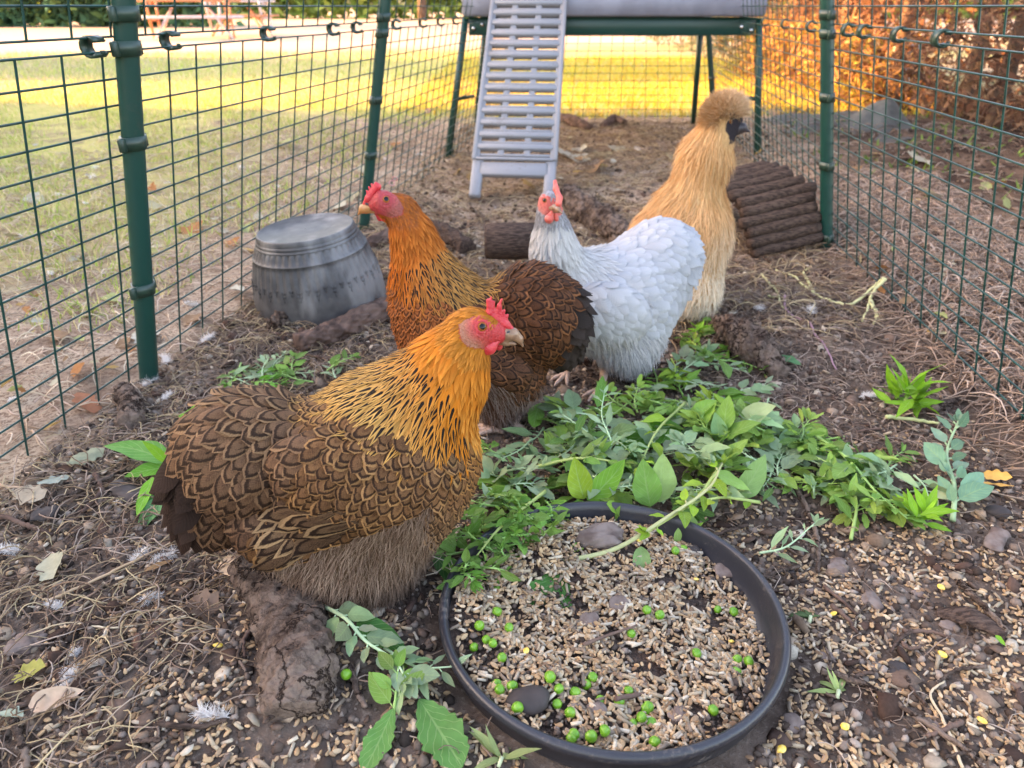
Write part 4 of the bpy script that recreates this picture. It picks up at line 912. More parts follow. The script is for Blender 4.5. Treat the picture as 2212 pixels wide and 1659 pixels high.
T3 = [[0, 1+j, 1+(j+1) % 64] for j in range(64)]; Q = [[1+a*64+j, 1+(a+1)*64+j, 1+(a+1)*64+(j+1) % 64, 1+a*64+(j+1) % 64] for a in range(22) for j in range(64)]
bed = mk('feed_dust', V, [T3, Q], MT['soilbed'] if 'soilbed' in MT else MT.setdefault('soilbed', simple('crumbly_feed_soil', (.11, .07, .05), (.05, .03, .022), 300, .95, 1, .003))); tag(bed, 'dark crumbly bed of feed dust and soil inside the black dish', 'feed', kind='stuff')
# grains, pellets
U0, F0 = ico(1); GR = U0.copy(); GR[:, 2] *= .85; GR[:, 1] *= (1-.15*GR[:, 0]); GR[(GR[:, 2] > .5)] *= [1, 1, .55]   # a grain with a shallow crease
def cyl_t(n=7):
    mb = MB(); mb.tube([[-1, 0, 0], [1, 0, 0]], 1, n); V = np.concatenate(mb.V); Fq = np.concatenate(mb.F4); T = np.concatenate([Fq[:, [0, 1, 2]], Fq[:, [0, 2, 3]]]+mb.F3); return V, T
PE, PF = cyl_t()
def scatter_grain(XY, zf, name, label, frac=.4, s=1., cat='grain', lift=.0012):
    n = len(XY); ip = rng.random(n) < frac; out = []
    for sel, tv, tf, S, pal in ((~ip, GR, F0, (.0033, .00168, .0015), [(.45, .29, .155), (.36, .22, .115), (.56, .41, .26), (.42, .265, .15), (.22, .135, .08), (.50, .33, .18)]), (ip, PE, PF, (.0045, .00145, .00145), [(.43, .34, .23), (.35, .265, .175), (.56, .46, .34), (.24, .18, .13)])):
        q = XY[sel]; m = len(q)
        if not m: continue
        z = zf(q[:, 0], q[:, 1])+lift+rng.uniform(0, .0022, m); T = np.column_stack([q, z]); M = rand_rot(m, .28); SS = np.array(S)*rng.uniform(.62, 1.2, (m, 1))*s
        if sel is ip: SS[:, 0] *= rng.uniform(.5, 1.3, m)
        V, Fq = inst(tv, tf, T, M, SS); C = np.array(pal)[rng.integers(len(pal), size=m)]*rng.uniform(.7, 1.15, (m, 1)); out.append((V, Fq, percol(C, len(tv))))
    V = np.concatenate([o[0] for o in out]); n0 = 0; Fs = []
    for v, f, c in out: Fs.append(f+n0); n0 += len(v)
    o = mk(name, V, Fs, MT['grain'], colr=np.concatenate([o[2] for o in out])); return tag(o, label, cat, kind='stuff')
def disc(n, r): a = rng.uniform(0, 2*math.pi, n); q = r*np.sqrt(rng.random(n)); return np.stack([dc[0]+q*np.cos(a), dc[1]+q*np.sin(a)], 1)
def clump(XY, f, thr):  # drops points where a soft pattern is low, so the cover is uneven
    v = np.sin(XY[:, 0]*f+3)*np.cos(XY[:, 1]*f*1.1+1)+np.sin(XY[:, 0]*f*2.3+XY[:, 1]*f*1.7)+rng.normal(0, .8, len(XY)); return XY[v > thr]
scatter_grain(clump(disc(6800, .139), 45, -.75), feed_z, 'feed_mix', 'pale wheat grains and pellets filling the black dish', .3)
def crumbs(XY, zf, name, label, smin, smax, pal, flat=.7, cat='soil'):
    n = len(XY); U, Fq = ico(0); U = U*rng.uniform(.75, 1.25, (12, 1)); s = smin+(smax-smin)*rng.random(n)**3
    S = s[:, None]*rng.uniform(.6, 1.2, (n, 3))*[1, 1, flat]; T = np.column_stack([XY, zf(XY[:, 0], XY[:, 1])+s*.2]); V, Fc = inst(U, Fq, T, rand_rot(n, .4), S)
    C = np.array(pal)[rng.integers(len(pal), size=n)]*rng.uniform(.6, 1.3, (n, 1)); o = mk(name, V, Fc, MT['crumb'], colr=percol(C, 12), smooth=False); return tag(o, label, cat, kind='stuff')
SOIL = [(.11, .08, .063), (.075, .053, .042), (.155, .115, .09), (.20, .15, .12), (.06, .045, .037), (.26, .205, .165)]
crumbs(clump(disc(5200, .139), 30, -.2), feed_z, 'dish_crumbs', 'dark soil crumbs mixed through the feed in the black dish', .0012, .004, SOIL)
# ground litter inside the run
def run_points(n, y0, y1, s0=.0, s1=WID, px=None):
    """points on the ground inside the run between y0 and y1"""
    s = rng.uniform(s0, s1, n); y = rng.uniform(y0, y1, n); q = L1[None]+NX[None]*s[:, None]; t = (y-q[:, 1])/AX[1]; q = q+AX[None]*t[:, None]; q = q[:, :2]
    r = np.hypot(q[:, 0]-dc[0], q[:, 1]-dc[1]); q = q[r > .157]
    x, yy = PRv(np.column_stack([q, 0*q[:, 0]])); m = (x > -60) & (x < 2280) & (yy < 1740); return q[m]
q = run_points(42000, .28, 1.0); x, y = PRv(np.column_stack([q, 0*q[:, 0]])); pr = np.clip(.18+.55*(y-1000)/500+.35*(x > 1600)*(y > 1150)-.25*(x < 380), .05, 1); q = q[rng.random(len(q)) < pr]
scatter_grain(clump(q, 28, -.4), gz, 'spilled_grain', 'wheat grains and pellets spilled over the soil around the black dish', .16)
crumbs(run_points(26000, .28, 1.3), gz, 'soil_crumbs', 'dark brown soil crumbs covering the near part of the run', .0015, .0062, SOIL)
crumbs(run_points(7000, 1.2, 3.6), gz, 'soil_crumbs', 'brown crumbs and chips covering the far part of the run', .003, .010, SOIL+[(.22, .15, .10)]*3, .4)
crumbs(run_points(3000, .28, 2.2), gz, 'bark_chips', 'flat dark bark chips mixed into the soil of the run', .004, .014, [(.10, .06, .045), (.07, .045, .036), (.15, .10, .075), (.20, .14, .10)], .3, 'bark mulch')
def strands(XY, zf, name, label, L, r, pal, wig=.5, lift=.006, cat='straw', mat='straw', bias=None):
    """bent thin fibres lying on the ground"""
    n = len(XY); k = 7; a = rng.uniform(0, 2*math.pi, n) if bias is None else rng.normal(bias, .5, n); L = L*rng.uniform(.4, 1.4, n); da = rng.normal(0, wig, n); P = [XY]; 
    for i in range(k-1): a = a+da*.35+rng.normal(0, wig*.45, n); P.append(P[-1]+np.stack([np.cos(a), np.sin(a)], 1)*(L/(k-1))[:, None])
    P = np.stack(P, 1); arch = np.sin(np.linspace(0, math.pi, k))[None]*(lift*rng.uniform(-.2, 1.5, n)[:, None]); Z = zf(P[:, :, 0], P[:, :, 1])+.0015+np.maximum(arch, 0)+rng.uniform(0, .004, n)[:, None]
    P = np.concatenate([P, Z[..., None]], 2); T = nrm(np.gradient(P, axis=1)); S = nrm(np.cross(T, [0, 0, 1.])); U = np.cross(S, T); rr = (r*rng.uniform(.6, 1.4, n))[:, None, None]*np.array([.7, 1, 1, 1, .9, .7, .3])[None, :, None]
    V = np.stack([P+S*rr, P-S*rr*.5+U*rr*.87, P-S*rr*.5-U*rr*.87], 2).reshape(-1, 3)
    i, j = np.meshgrid(np.arange(k-1), np.arange(3), indexing='ij'); i = i.ravel(); j = j.ravel(); jj = (j+1) % 3; f = np.stack([i*3+j, i*3+jj, (i+1)*3+jj, (i+1)*3+j], 1); m = 3*k
    C = np.array(pal)[rng.integers(len(pal), size=n)]*rng.uniform(.7, 1.2, (n, 1)); o = mk(name, V, (f[None]+(np.arange(n)*m)[:, None, None]).reshape(-1, 4), MT[mat], colr=percol(C, m)); return tag(o, label, cat, kind='stuff')
STRAW = [(.36, .25, .15), (.28, .19, .12), (.45, .34, .21), (.22, .14, .09), (.50, .38, .22)]
ROOT = [(.25, .17, .125), (.34, .245, .185), (.42, .32, .25), (.16, .11, .085)]
crumbs(run_points(2600, .28, 1.9), gz, 'wood_chips', 'pale tan wood chips and husks scattered over the soil', .003, .010, [(.36, .27, .19), (.44, .35, .26), (.52, .44, .34), (.28, .20, .14)], .25, 'bark mulch')
strands(run_points(2600, .3, 1.3, 0, .36), gz, 'root_fibres', 'fine pale roots and straw tangled over the soil in front of the lawn side fence', .05, .0006, ROOT+STRAW, .7, .008)
strands(run_points(1500, .3, 1.6), gz, 'root_fibres', 'thin dry rootlets scattered over the middle of the run', .035, .0005, ROOT, .7)
strands(run_points(7000, 1.15, 3.6), gz, 'straw_litter', 'pale dry straw covering the back of the run towards the coop', .06, .0009, STRAW, .4, .010)
strands(run_points(1800, .75, 1.9, .85, WID), gz, 'straw_litter', 'brown straw and rootlets along the hedge side of the run', .04, .0006, ROOT, .4, .006)
# bank of roots outside the right hand fence
def band(n, y0, y1, s0, s1):
    s = rng.uniform(s0, s1, n); y = rng.uniform(y0, y1, n); q = L1[None]+NX[None]*s[:, None]; t = (y-q[:, 1])/AX[1]; q = (q+AX[None]*t[:, None])[:, :2]
    x, yy = PRv(np.column_stack([q, 0*q[:, 0]])); return q[(x > -200) & (x < 2420) & (yy < 1800)]
strands(band(6500, .5, 2.2, WID+.01, WID+.42), gz, 'root_fibres', 'mat of pinkish roots and stalks on the bank outside the hedge side fence',   .075, .0011, [(.40, .28, .21), (.32, .225, .17), (.48, .36, .28), (.22, .155, .12)], .32, .016, bias=None)
strands(band(2500, 1.6, 6, WID+.05, WID+2.2), gz, 'straw_litter', 'brown dead stalks on the soil between the fence and the hedge', .08, .0014, ROOT, .5, .015)
strands(band(5200, .35, 3.2, -1.5, -.01), gz, 'straw_litter', 'pale mown straw lying on the lawn just outside the fence', .06, .0011, [(.56, .42, .30), (.62, .50, .36), (.44, .30, .20), (.52, .38, .29)], .5, .012)
crumbs(band(6000, .4, 3.5, WID, WID+1.6), gz, 'soil_crumbs', 'brown leaf mould on the strip under the hedge', .003, .012, SOIL+[(.2, .13, .09)], .4)
# grass
def grass(XY, name, label, L, W, pal, lean=.5):
    n = len(XY); D = nrm(np.column_stack([rng.normal(0, lean, (n, 2)), np.ones(n)])); N = nrm(np.cross(D, rng.normal(size=(n, 3)))); O = np.column_stack([XY, gz(XY[:, 0], XY[:, 1])-.002])
    V, Fq, uv, k = cards(O, D, N, L*rng.uniform(.4, 1.5, n), W, lambda t: (1-t)**.7, 4, 2, rng.uniform(-.2, 1.4, n)); C = np.array(pal)[rng.integers(len(pal), size=n)]*rng.uniform(.7, 1.25, (n, 1))
    return tag(mk(name, V, Fq, MT['grass'], colr=C[k]), label, 'grass', kind='stuff')
DRY = [(.62, .52, .27), (.52, .41, .22), (.66, .56, .34), (.44, .45, .14), (.36, .43, .10)]; GRN = [(.30, .44, .07), (.36, .48, .09), (.42, .46, .14), (.56, .48, .22)]
def xy(n, x0, x1, y0, y1):
    q = np.column_stack([rng.uniform(x0, x1, n), rng.uniform(y0, y1, n)]); x, yy = PRv(np.column_stack([q, 0*q[:, 0]])); return q[(x > -150) & (x < 2360)]
def outside(q, m=.0):
    s = (q[:, 0]-L1[0])*NX[0]+(q[:, 1]-L1[1])*NX[1]; return q[s < -m]
g1 = outside(xy(70000, -3.6, .2, 1.1, 4.6), .16); g1 = clump(g1, 4.2, -.3)
grass(g1, 'lawn_grass', 'short half dry lawn grass outside the fence', .032, .0016, DRY+GRN)
g2 = outside(xy(26000, -6, .6, 4.2, 9.5), .1); grass(g2, 'lawn_grass', 'soft pale lawn in the middle distance', .04, .003, DRY+GRN)
g3 = xy(24000, -.6, 2.2, 3.72, 8.5); grass(g3, 'lawn_grass', 'tufted lawn behind the end wire, sun glow painted into its gold', .045, .0028, [(.62,.40,.07), (.54,.40,.06), (.48,.42,.07), (.40,.42,.06)])  # gold blade palette carries the low sun's glow in its colour
grass(clump(band(2200, 1.9, 5, WID+.2, WID+1.1), 9, .9), 'low_weeds', 'low green weeds on the soil before the hedge', .03, .005, [(.14, .25, .05), (.2, .3, .07)], .9)
#=PART4
# ---------------- logs, stones, twigs ----------------
def lump(name, pts, label, cat, mat, nr=26, nl=40, amp=.14, group=None, sink=.55, flat=1.):
    if nr < 60 and len(pts) > 2 or nr == 26: nr, nl = 72, 90
    """a knotty piece of wood: a tube whose skin is pushed in and out; pts: (px,py,radius in px)"""
    P = []; Rr = []
    for x, y, r in pts:
        g = G(x, y); rm = r*depth(g)/F; g[2] = float(gz(g[0], g[1]))+rm*sink; P.append(g); Rr.append(rm)
    P = curve(P, nl) if len(P) > 1 else np.array(P); Rr = np.interp(np.linspace(0, len(pts)-1, nl), range(len(pts)), Rr); t = np.linspace(0, 1, nl)
    Rr = Rr*np.clip(np.minimum(t, 1-t)*nl/2.2, 0, 1)**.35+1e-5; T = nrm(np.gradient(P, axis=0)); s = nrm(np.cross(T, [0, 0, 1.])); u = np.cross(s, T); th = np.linspace(0, 2*math.pi, nr, endpoint=False)
    ph = rng.uniform(0, 6.28, 8); TT, HH = np.meshgrid(t*len(pts)*2, th, indexing='ij')
    d = 1+amp*(.5*np.sin(2*HH+TT*1.3+ph[0])+.4*np.sin(3*HH-TT*2.7+ph[1])+.4*np.sin(5*HH+TT*4.1+ph[2])+.45*(.6-np.abs(np.sin(7*HH+1.5*np.sin(TT*2+ph[5])))**.5)+.35*(.6-np.abs(np.sin(TT*6+2*np.sin(HH*2+ph[6])))**.5)+.3*np.sin(8*HH-TT*7+ph[3])+.25*np.sin(12*HH+TT*9+ph[4])-.9*(1-np.abs(np.sin(7*HH+1.6*np.sin(TT*1.7+ph[3])+.8*np.sin(TT*5+HH*3+ph[1]))))**5*(.6+.5*np.sin(TT*3+HH*2+ph[2]))-.5*(1-np.abs(np.sin(TT*4+1.8*np.sin(HH*3+ph[4]))))**7+.10*np.sin(17*HH+TT*13+ph[7])*np.sin(TT*21+ph[0])+.08*np.sin(31*HH-TT*17)*np.sin(TT*37+5*HH))
    V = P[:, None]+(Rr[:, None]*d)[..., None]*(np.cos(HH)[..., None]*s[:, None]+flat*np.sin(HH)[..., None]*u[:, None])
    i, j = np.meshgrid(np.arange(nl-1), np.arange(nr), indexing='ij'); i = i.ravel(); j = j.ravel(); k = (j+1) % nr
    return tag(mk(name, V.reshape(-1, 3), np.stack([i*nr+j, i*nr+k, (i+1)*nr+k, (i+1)*nr+j], 1), MT[mat]), label, cat, group)
lump('bark_log', [(545,1225,50),(590,1300,62),(640,1400,74),(655,1510,84),(645,1590,62)], 'rough grey brown piece of rotten log in front of the front hen', 'log', 'barkfine', 110, 190, .085, sink=.3, flat=.8)
lump('log', [(270,850,22),(288,890,27),(282,930,25)], 'stub of branch by the foot of the closest fence post', 'log', 'barkfine', 26, 40, .1)
lump('log', [(640,748,24),(740,712,27),(850,662,30)], 'long dark log lying between the pot and the red hen', 'log', 'bark', 26, 50)
lump('log', [(590,712,20),(625,690,27),(672,668,22)], 'short knotty log leaning on the foot of the pot', 'log', 'barkfine', 26, 40)
lump('log', [(780,525,14),(850,505,17),(880,500,15)], 'half buried log to the left of the red hen neck', 'log', 'bark', 20, 30)
lump('log', [(925,478,13),(960,498,21),(1012,522,22)], 'dark weathered log behind the neck of the red hen', 'log', 'logwood', 22, 30)
lump('log', [(1225,418,22),(1275,455,31),(1340,495,31),(1380,520,25)], 'thick pale brown log behind the head of the white hen', 'log', 'barkfine', 26, 40)
lump('log', [(1550,688,26),(1600,722,42),(1655,768,38),(1690,800,20)], 'peeling log below the silkie, beside the green leaves', 'log', 'barkfine', 30, 50)
lump('bark_piece', [(2022,1322,12),(2090,1345,30),(2170,1385,16)], 'dark grained slab of bark to the right of the dish', 'bark', 'logwood', 26, 40, .08, flat=.45)
lump('bark_piece', [(2140,1190,18),(2160,1150,20)], 'pale flaky square of bark below the acorn', 'bark', 'stone', 20, 20, .12, flat=.4)
lump('bark_piece', [(75,1120,24),(130,1118,22)], 'dark flat chunk of bark near the fence at the frame edge', 'bark', 'darkstone', 20, 20, .12, flat=.4)
lump('bark_piece', [(245,1050,20),(300,1085,24)], 'dark flat chunk of bark below the tail of the front hen', 'bark', 'darkstone', 20, 20, .12, flat=.4)
lump('bark_piece', [(310,1440,10),(345,1400,15),(365,1370,10)], 'slim bark chip standing left of the rotten log', 'bark', 'bark', 20, 20, .12, flat=.4)
lump('bark_piece', [(365,1460,10),(400,1438,16),(450,1415,10)], 'ridged bark chip next to the rotten log', 'bark', 'logwood', 20, 20, .12, flat=.5)
lump('bark_piece', [(1205,262,8),(1235,272,13),(1275,282,10)], 'orange brown bark strip at the back of the run', 'bark', 'bark', 16, 16, .12)
lump('bark_piece', [(1300,280,8),(1325,270,12),(1350,275,8)], 'broken orange bark flake by the end wire', 'bark', 'bark', 16, 16, .12)
# the square cut end of a log showing between the two hens
bq = A(1092, 572, 1.52); bq[2] = .045; mb = MB(); mb.tube(np.array([bq+[-.045, 0, 0], bq+[-.04, 0, 0], bq+[.0, .002, 0], bq+[.09, .006, 0]]), [.034, .038, .040, .039], 24)
tag(mb.build('sawn_log', MT['logwood']), 'squared brown end of a sawn log between red and white hens', 'log')
def twig(pts, r, label, mat='bark', z=.004, group=None, name='twig', c=None, cat='twig'):
    P = curve([onG(x, y, z+r+(q[0] if q else 0)) for x, y, *q in pts], 7*len(pts)); P += rng.normal(0, r*.18, P.shape); P[:, 2] = np.maximum(P[:, 2], gz(P[:, 0], P[:, 1])+r*.6); mb = MB(); mb.tube(P, np.linspace(1, .65, len(P))*r*(1+rng.normal(0, .09, len(P))), 9, c)
    return tag(mb.build(name, MT[mat]), label, cat, group)
twig([(1685,992),(1727,1065),(1758,1133),(1768,1190),(1766,1237)], .0032, 'dark forked twig running down through the green leaves right of the dish', 'barkfine')
twig([(1727,1078),(1790,1040)], .002, 'short dark twig branching among the leaves right of the dish')
twig([(1773,1445),(1870,1480),(1960,1535),(2060,1600),(2140,1670)], .0028, 'long brown twig crossing the grain in the bottom right corner', 'barkfine')
twig([(2072,1258),(2115,1300),(2174,1362)], .0038, 'thick twig beside the dark slab of bark', 'barkfine')
twig([(1780,1265),(1851,1326)], .002, 'thin dark twig between dish rim and pale stone')
twig([(2012,888),(2060,862),(2100,840)], .0065, 'thick smooth stick by the bright green tuft and fence', 'barkfine')
twig([(1914,900,.006),(1960,905),(2028,914)], .003, 'pale green stalk below the bright green tuft', 'stem', c=(.45,.47,.2), name='stalk', cat='stalk')
twig([(1050,1268,.012),(1068,1340,.010),(1085,1395,.008),(1100,1440,.006)], .0026, 'reddish forked twig lying inside the left of the dish', 'barkfine', z=.018)
twig([(1260,1392,.01),(1375,1350,.01)], .0016, 'straight dark twig on the feed in the middle of the dish', z=.018)
twig([(1330,1510,.01),(1400,1500),(1475,1520)], .0022, 'brown twig on the feed near the front of the dish', z=.012)
twig([(0,1113),(60,1135),(112,1155)], .003, 'brown twig entering at the edge below the fence')
twig([(55,1118),(150,1070),(270,1015)], .0036, 'long brown twig pointing from fence to front hen tail', 'barkfine')
twig([(205,1025),(218,1060),(180,1105)], .003, 'knotty twig crossing the long twig behind the tail')
twig([(29,1558),(45,1600),(62,1660)], .0034, 'reddish stick in the bottom corner under the pale leaf', 'barkfine')
twig([(236,1480),(222,1520),(208,1556)], .0026, 'flat broken stick left of the rotten log', 'barkfine')
twig([(100,1300),(200,1255),(385,1165)], .0016, 'long straw coloured stalk under the front hen tail', 'stem', c=(.5,.34,.2), name='stalk', cat='stalk')
twig([(160,1345),(260,1355),(430,1325)], .0010, 'pale thin stalk crossing towards the rotten log', 'stem', c=(.62,.52,.35), name='stalk', cat='stalk')
twig([(756,1440),(775,1500),(790,1530)], .0028, 'short reddish twig standing beside the pale weed leaves', 'barkfine')
twig([(2080,1659),(2040,1560),(2010,1500),(2040,1470)], .0013, 'curly pale rootlet in the bottom right corner', 'stem', c=(.55,.42,.27), name='root', cat='root')
for i in range(46):
    for _ in range(50):
        x, y = rng.uniform(20, 2190), rng.uniform(560, 1640)
        s_, _a = side(G(x, y)); g = G(x, y)
        if .03 < s_ < 1.15 and math.hypot(g[0]-dc[0], g[1]-dc[1]) > .18 and not (330 < x < 1060 and 780 < y < 1350): break
    a = rng.uniform(0, math.pi); l = rng.uniform(16, 60)*(.4+y/1600); b = a+rng.normal(0, .5)
    twig([(x-l*math.cos(a), y-l*.6*math.sin(a)), (x, y), (x+l*math.cos(b), y+l*.6*math.sin(b))], rng.uniform(.0010, .0026), 'thin brown twig lying on the soil of the run', rng.choice(['bark', 'barkfine', 'logwood']), group='thin twigs on the soil')
# pale and purple roots
def roots(lines, r, c, label, z=.004):
    mb = MB()
    for ln in lines: P = curve([onG(x, y, z+(q[0] if q else 0)) for x, y, *q in ln], 8*len(ln)); P += rng.normal(0, r*.25, P.shape); mb.tube(P, np.linspace(r, r*.5, len(P)), 7, c)
    return tag(mb.build('root', MT['stem']), label, 'root')
roots([[(1910,600,.02),(1883,623,.012),(1831,658,.004),(1758,633),(1716,598),(1675,583)], [(1912,602,.02),(1885,632,.012),(1876,660,.006),(1862,695)], [(1880,650,.008),(1893,677),(1888,700)], [(1880,652,.008),(1900,690)], [(1758,633),(1745,605),(1735,590),(1752,575)]], .0034, (.55, .52, .25), 'pale yellow branching root by the hedge side fence')
roots([[(1643,591),(1665,615),(1677,627),(1685,650),(1691,664)], [(1660,640),(1684,642)]], .0026, (.48, .45, .22), 'thin yellowish root to the right of the silkie')
roots([[(1695,637),(1700,673),(1748,697),(1760,722),(1783,748),(1806,798)]], .0022, (.36, .2, .25), 'purple root winding over the soil right of the logs')
# stones
def rock(px, py, rx, ry, mat, label, name='stone', hz=.6, dish_=False, group=None, smooth=True, rough=.16):
    g = G(px, py, .02 if dish_ else 0); z = float(feed_z(g[0], g[1]) if dish_ else gz(g[0], g[1])); g = G(px, py, z); k = depth(g)/F; U, Fq = ico(3); ph = rng.uniform(0, 6.28, 6)
    d = 1+rough*(np.sin(U@rng.normal(0, 2.2, 3)+ph[0])+.7*np.sin(U@rng.normal(0, 3.5, 3)+ph[1])+.4*np.sin(U@rng.normal(0, 7, 3)+ph[2])); V = U*d[:, None]*np.array([rx*k, ry*k*1.3, min(rx, ry)*k*hz])
    V = V@rotm((0, 0, 1), rng.uniform(-.4, .4)).T+g+[0, 0, min(rx, ry)*k*hz*.35]
    return tag(mk(name, V, Fq, MT[mat], smooth=smooth), label, 'stone', group)
rock(1301,1172,48,30,'stone','largest brown stone, under the weed stem at the back of the dish',dish_=True,hz=.8)
rock(1139,1517,46,26,'darkstone','smooth dark pebble at the front left inside the dish',dish_=True,rough=.06,hz=.9)
rock(1339,1308,20,15,'stone','small reddish stone in the middle of the dish',dish_=True)
rock(1276,1346,20,18,'stone','pale speckled stone in the middle of the dish',dish_=True)
rock(1568,1237,22,18,'stone','brown stone against the right inner wall of the dish',dish_=True)
rock(1499,1192,14,12,'darkstone','small dark stone beside two peas at the back of the dish',dish_=True)
rock(1006,1256,30,14,'darkstone','dark flat stone beside the foot of the front hen',hz=.8)
rock(1464,1548,20,17,'stone','crumbly grey stone at the front of the dish',dish_=True,rough=.25)
rock(1289,1537,20,17,'stone','orange brown stone among peas at the front of the dish',dish_=True)
rock(1714,1566,24,16,'stone','grey wedge shaped stone outside the dish, lower right')
rock(1810,1227,20,22,'stone','flat stone with a yellow streak right of the dish',hz=.35)
rock(1882,1300,20,20,'stone','pale and brown stone standing right of the dish')
rock(53,1396,36,26,'stone','pale round stone near the edge under the straw')
rock(2110,760,24,8,'stone','flat stone below the hedge side fence')
rock(1940,1448,26,14,'darkstone','dark clod on the spilled grain right of the dish',rough=.25)
rock(700,1250,18,10,'darkstone','dark clod under the belly of the front hen')
for i in range(26):
    for _ in range(60):
        x, y = rng.uniform(20, 2190), rng.uniform(760, 1640); g = G(x, y); s_, _a = side(g)
        if .03 < s_ < 1.15 and math.hypot(g[0]-dc[0], g[1]-dc[1]) > .18 and not (330 < x < 1060 and 780 < y < 1350): break
    k = rng.uniform(.5, 1.2)*y/1300; rock(x, y, 13*k, 9*k, rng.choice(['stone', 'darkstone']), 'small rough stone or clod lying on the soil of the run', group='small stones on the soil', rough=.2)
ac = rock(2155,1111,26,15,'darkstone','brown acorn on the soil near the right edge','acorn',.95,rough=.02); ac['category'] = 'acorn'
# peas: three shapes, copied
peas = []
for k in range(3):
    U, Fq = ico(3); ph = rng.uniform(0, 6.28, 4); d = 1-.07*k*np.maximum(np.sin(U@rng.normal(0, 3, 3)+ph[0]), 0)**2-.10*np.maximum(U@nrm(rng.normal(0, 1, 3))-.55, 0)*3+.015*np.sin(U@rng.normal(0, 9, 3))
    o = mk('green_pea', U*d[:, None]*.0044, Fq, MT['pea']); peas.append(o); tag(o, 'shiny green pea lying on the feed in the black dish', 'pea', 'green peas in the feed dish')
pl = [(410,920),(437,955),(395,988),(470,985),(485,810),(567,930),(525,1085),(487,1188),(610,1205),(492,1277),(590,1320),(605,1375),(795,1190),(803,1240),(835,1315),(910,1345),(1025,1172),(980,1195),(1043,1262),(1145,1268),(1170,1215),(1300,827),(1355,860),(1663,803),(1723,802),(1460,480),(1585,500),(1677,562),(1425,528),(1527,1018),(1730,1078),(1805,1058),(1755,1130),(1610,1315),(1295,1340),(1210,1397),(1253,1403),(1320,1400),(1055,1427),(1333,1483),(862,1470),(930,1475),(965,1492),(1222,940),(912,1256),(1275,1300)]
for i, (x, y) in enumerate(pl):
    x, y = 864+.4166*x, 979.2+.4166*y-2; o = peas[i] if i < 3 else peas[i % 3].copy()
    if i >= 3: col.objects.link(o)
    g = G(x, y, .02)
    for _ in range(3): g = G(x, y, float(feed_z(g[0], g[1]))+.0045)
    v_ = g-dc; v_[2] = 0; l_ = np.linalg.norm(v_)
    if l_ > .132: g[:2] = dc[:2]+v_[:2]*.132/l_
    o.location = g; o.rotation_euler = tuple(rng.uniform(0, 6.28, 3)); o.scale = (rng.uniform(.85, 1.08),)*3
o = peas[0].copy(); col.objects.link(o); o.location = onG(748, 1466, .004); o['label'] = 'single green pea on the ground beside the pale weed, outside the dish'; del o['group']
U, Fq = ico(2); CV = U*[.0042, .0032, .0018]; CV[:, 1] *= 1-.45*np.clip(CV[:, 0]/.0048, 0, 1); corn0 = None
for i, (x, y, inn) in enumerate([(470,1398,0),(2033,1271,0),(2035,1416,0),(1824,1572,0),(1803,1329,0),(1688,1622,0),(1503,1254,1),(1137,1408,1),(1580,1389,1),(1380,1170,1),(560,1290,0),(1905,1510,0),(2120,1560,0)]):
    if corn0 is None: corn0 = mk('maize_kernel', CV, Fq, MT['corn']); o = corn0
    else: o = corn0.copy(); col.objects.link(o)
    g = G(x, y, .02); z = float(feed_z(g[0], g[1])) if inn else float(gz(g[0], g[1])); o.location = G(x, y, z+.003); o.rotation_euler = (rng.normal(0, .3), rng.normal(0, .3), rng.uniform(0, 6.28)); s_ = .8 if inn else 1; o.scale = (s_,)*3
    tag(o, 'yellow maize kernel '+('in the feed inside the dish' if inn else 'on the ground of the run'), 'maize kernel', 'maize kernels in the dish' if inn else 'maize kernels on the ground')
# ---------------- leaves ----------------
P_ov = lambda t: np.sin(np.pi*np.clip(t, 0, 1)**.72)**.85*(t > .001)+.015
P_lance = lambda t: np.sin(np.pi*np.clip(t, 0, 1)**.8)**1.1*.62+.015
P_tooth = lambda t: (np.sin(np.pi*t**.9)**.7)*(1-.24*((t*7) % 1.))*(.45+.75*t)+.02
P_oak = lambda t: (np.sin(np.pi*t**1.1)**.6)*(.84+.16*np.cos(t*23))+.02
PROF = dict(ovate=P_ov, lance=P_lance, tooth=P_tooth)
def leaves(O, D, N, L, ratio, kind, C, parent=None, name='foliage', bend=.5, mat='leaf', cup=.25, nv=9):
    n = len(O); L = np.broadcast_to(L, (n,)); nv = 22 if kind in ('tooth', 'oak') else nv
    V, Fq, uv, k = cards(O, D, N, L, L*ratio*.5, P_oak if kind == 'oak' else PROF[kind], nv, 5, bend*rng.uniform(-.3, 1.5, n), cup*rng.uniform(.2, 1.4, n), rng.normal(0, .1, n), .12)
    return mk(name, V, Fq, MT[mat], parent, uv, np.asarray(C)[k])
BRIGHT, MIDG, DEEP, PALE = (.27, .41, .035), (.165, .30, .055), (.09, .19, .035), (.28, .39, .21)
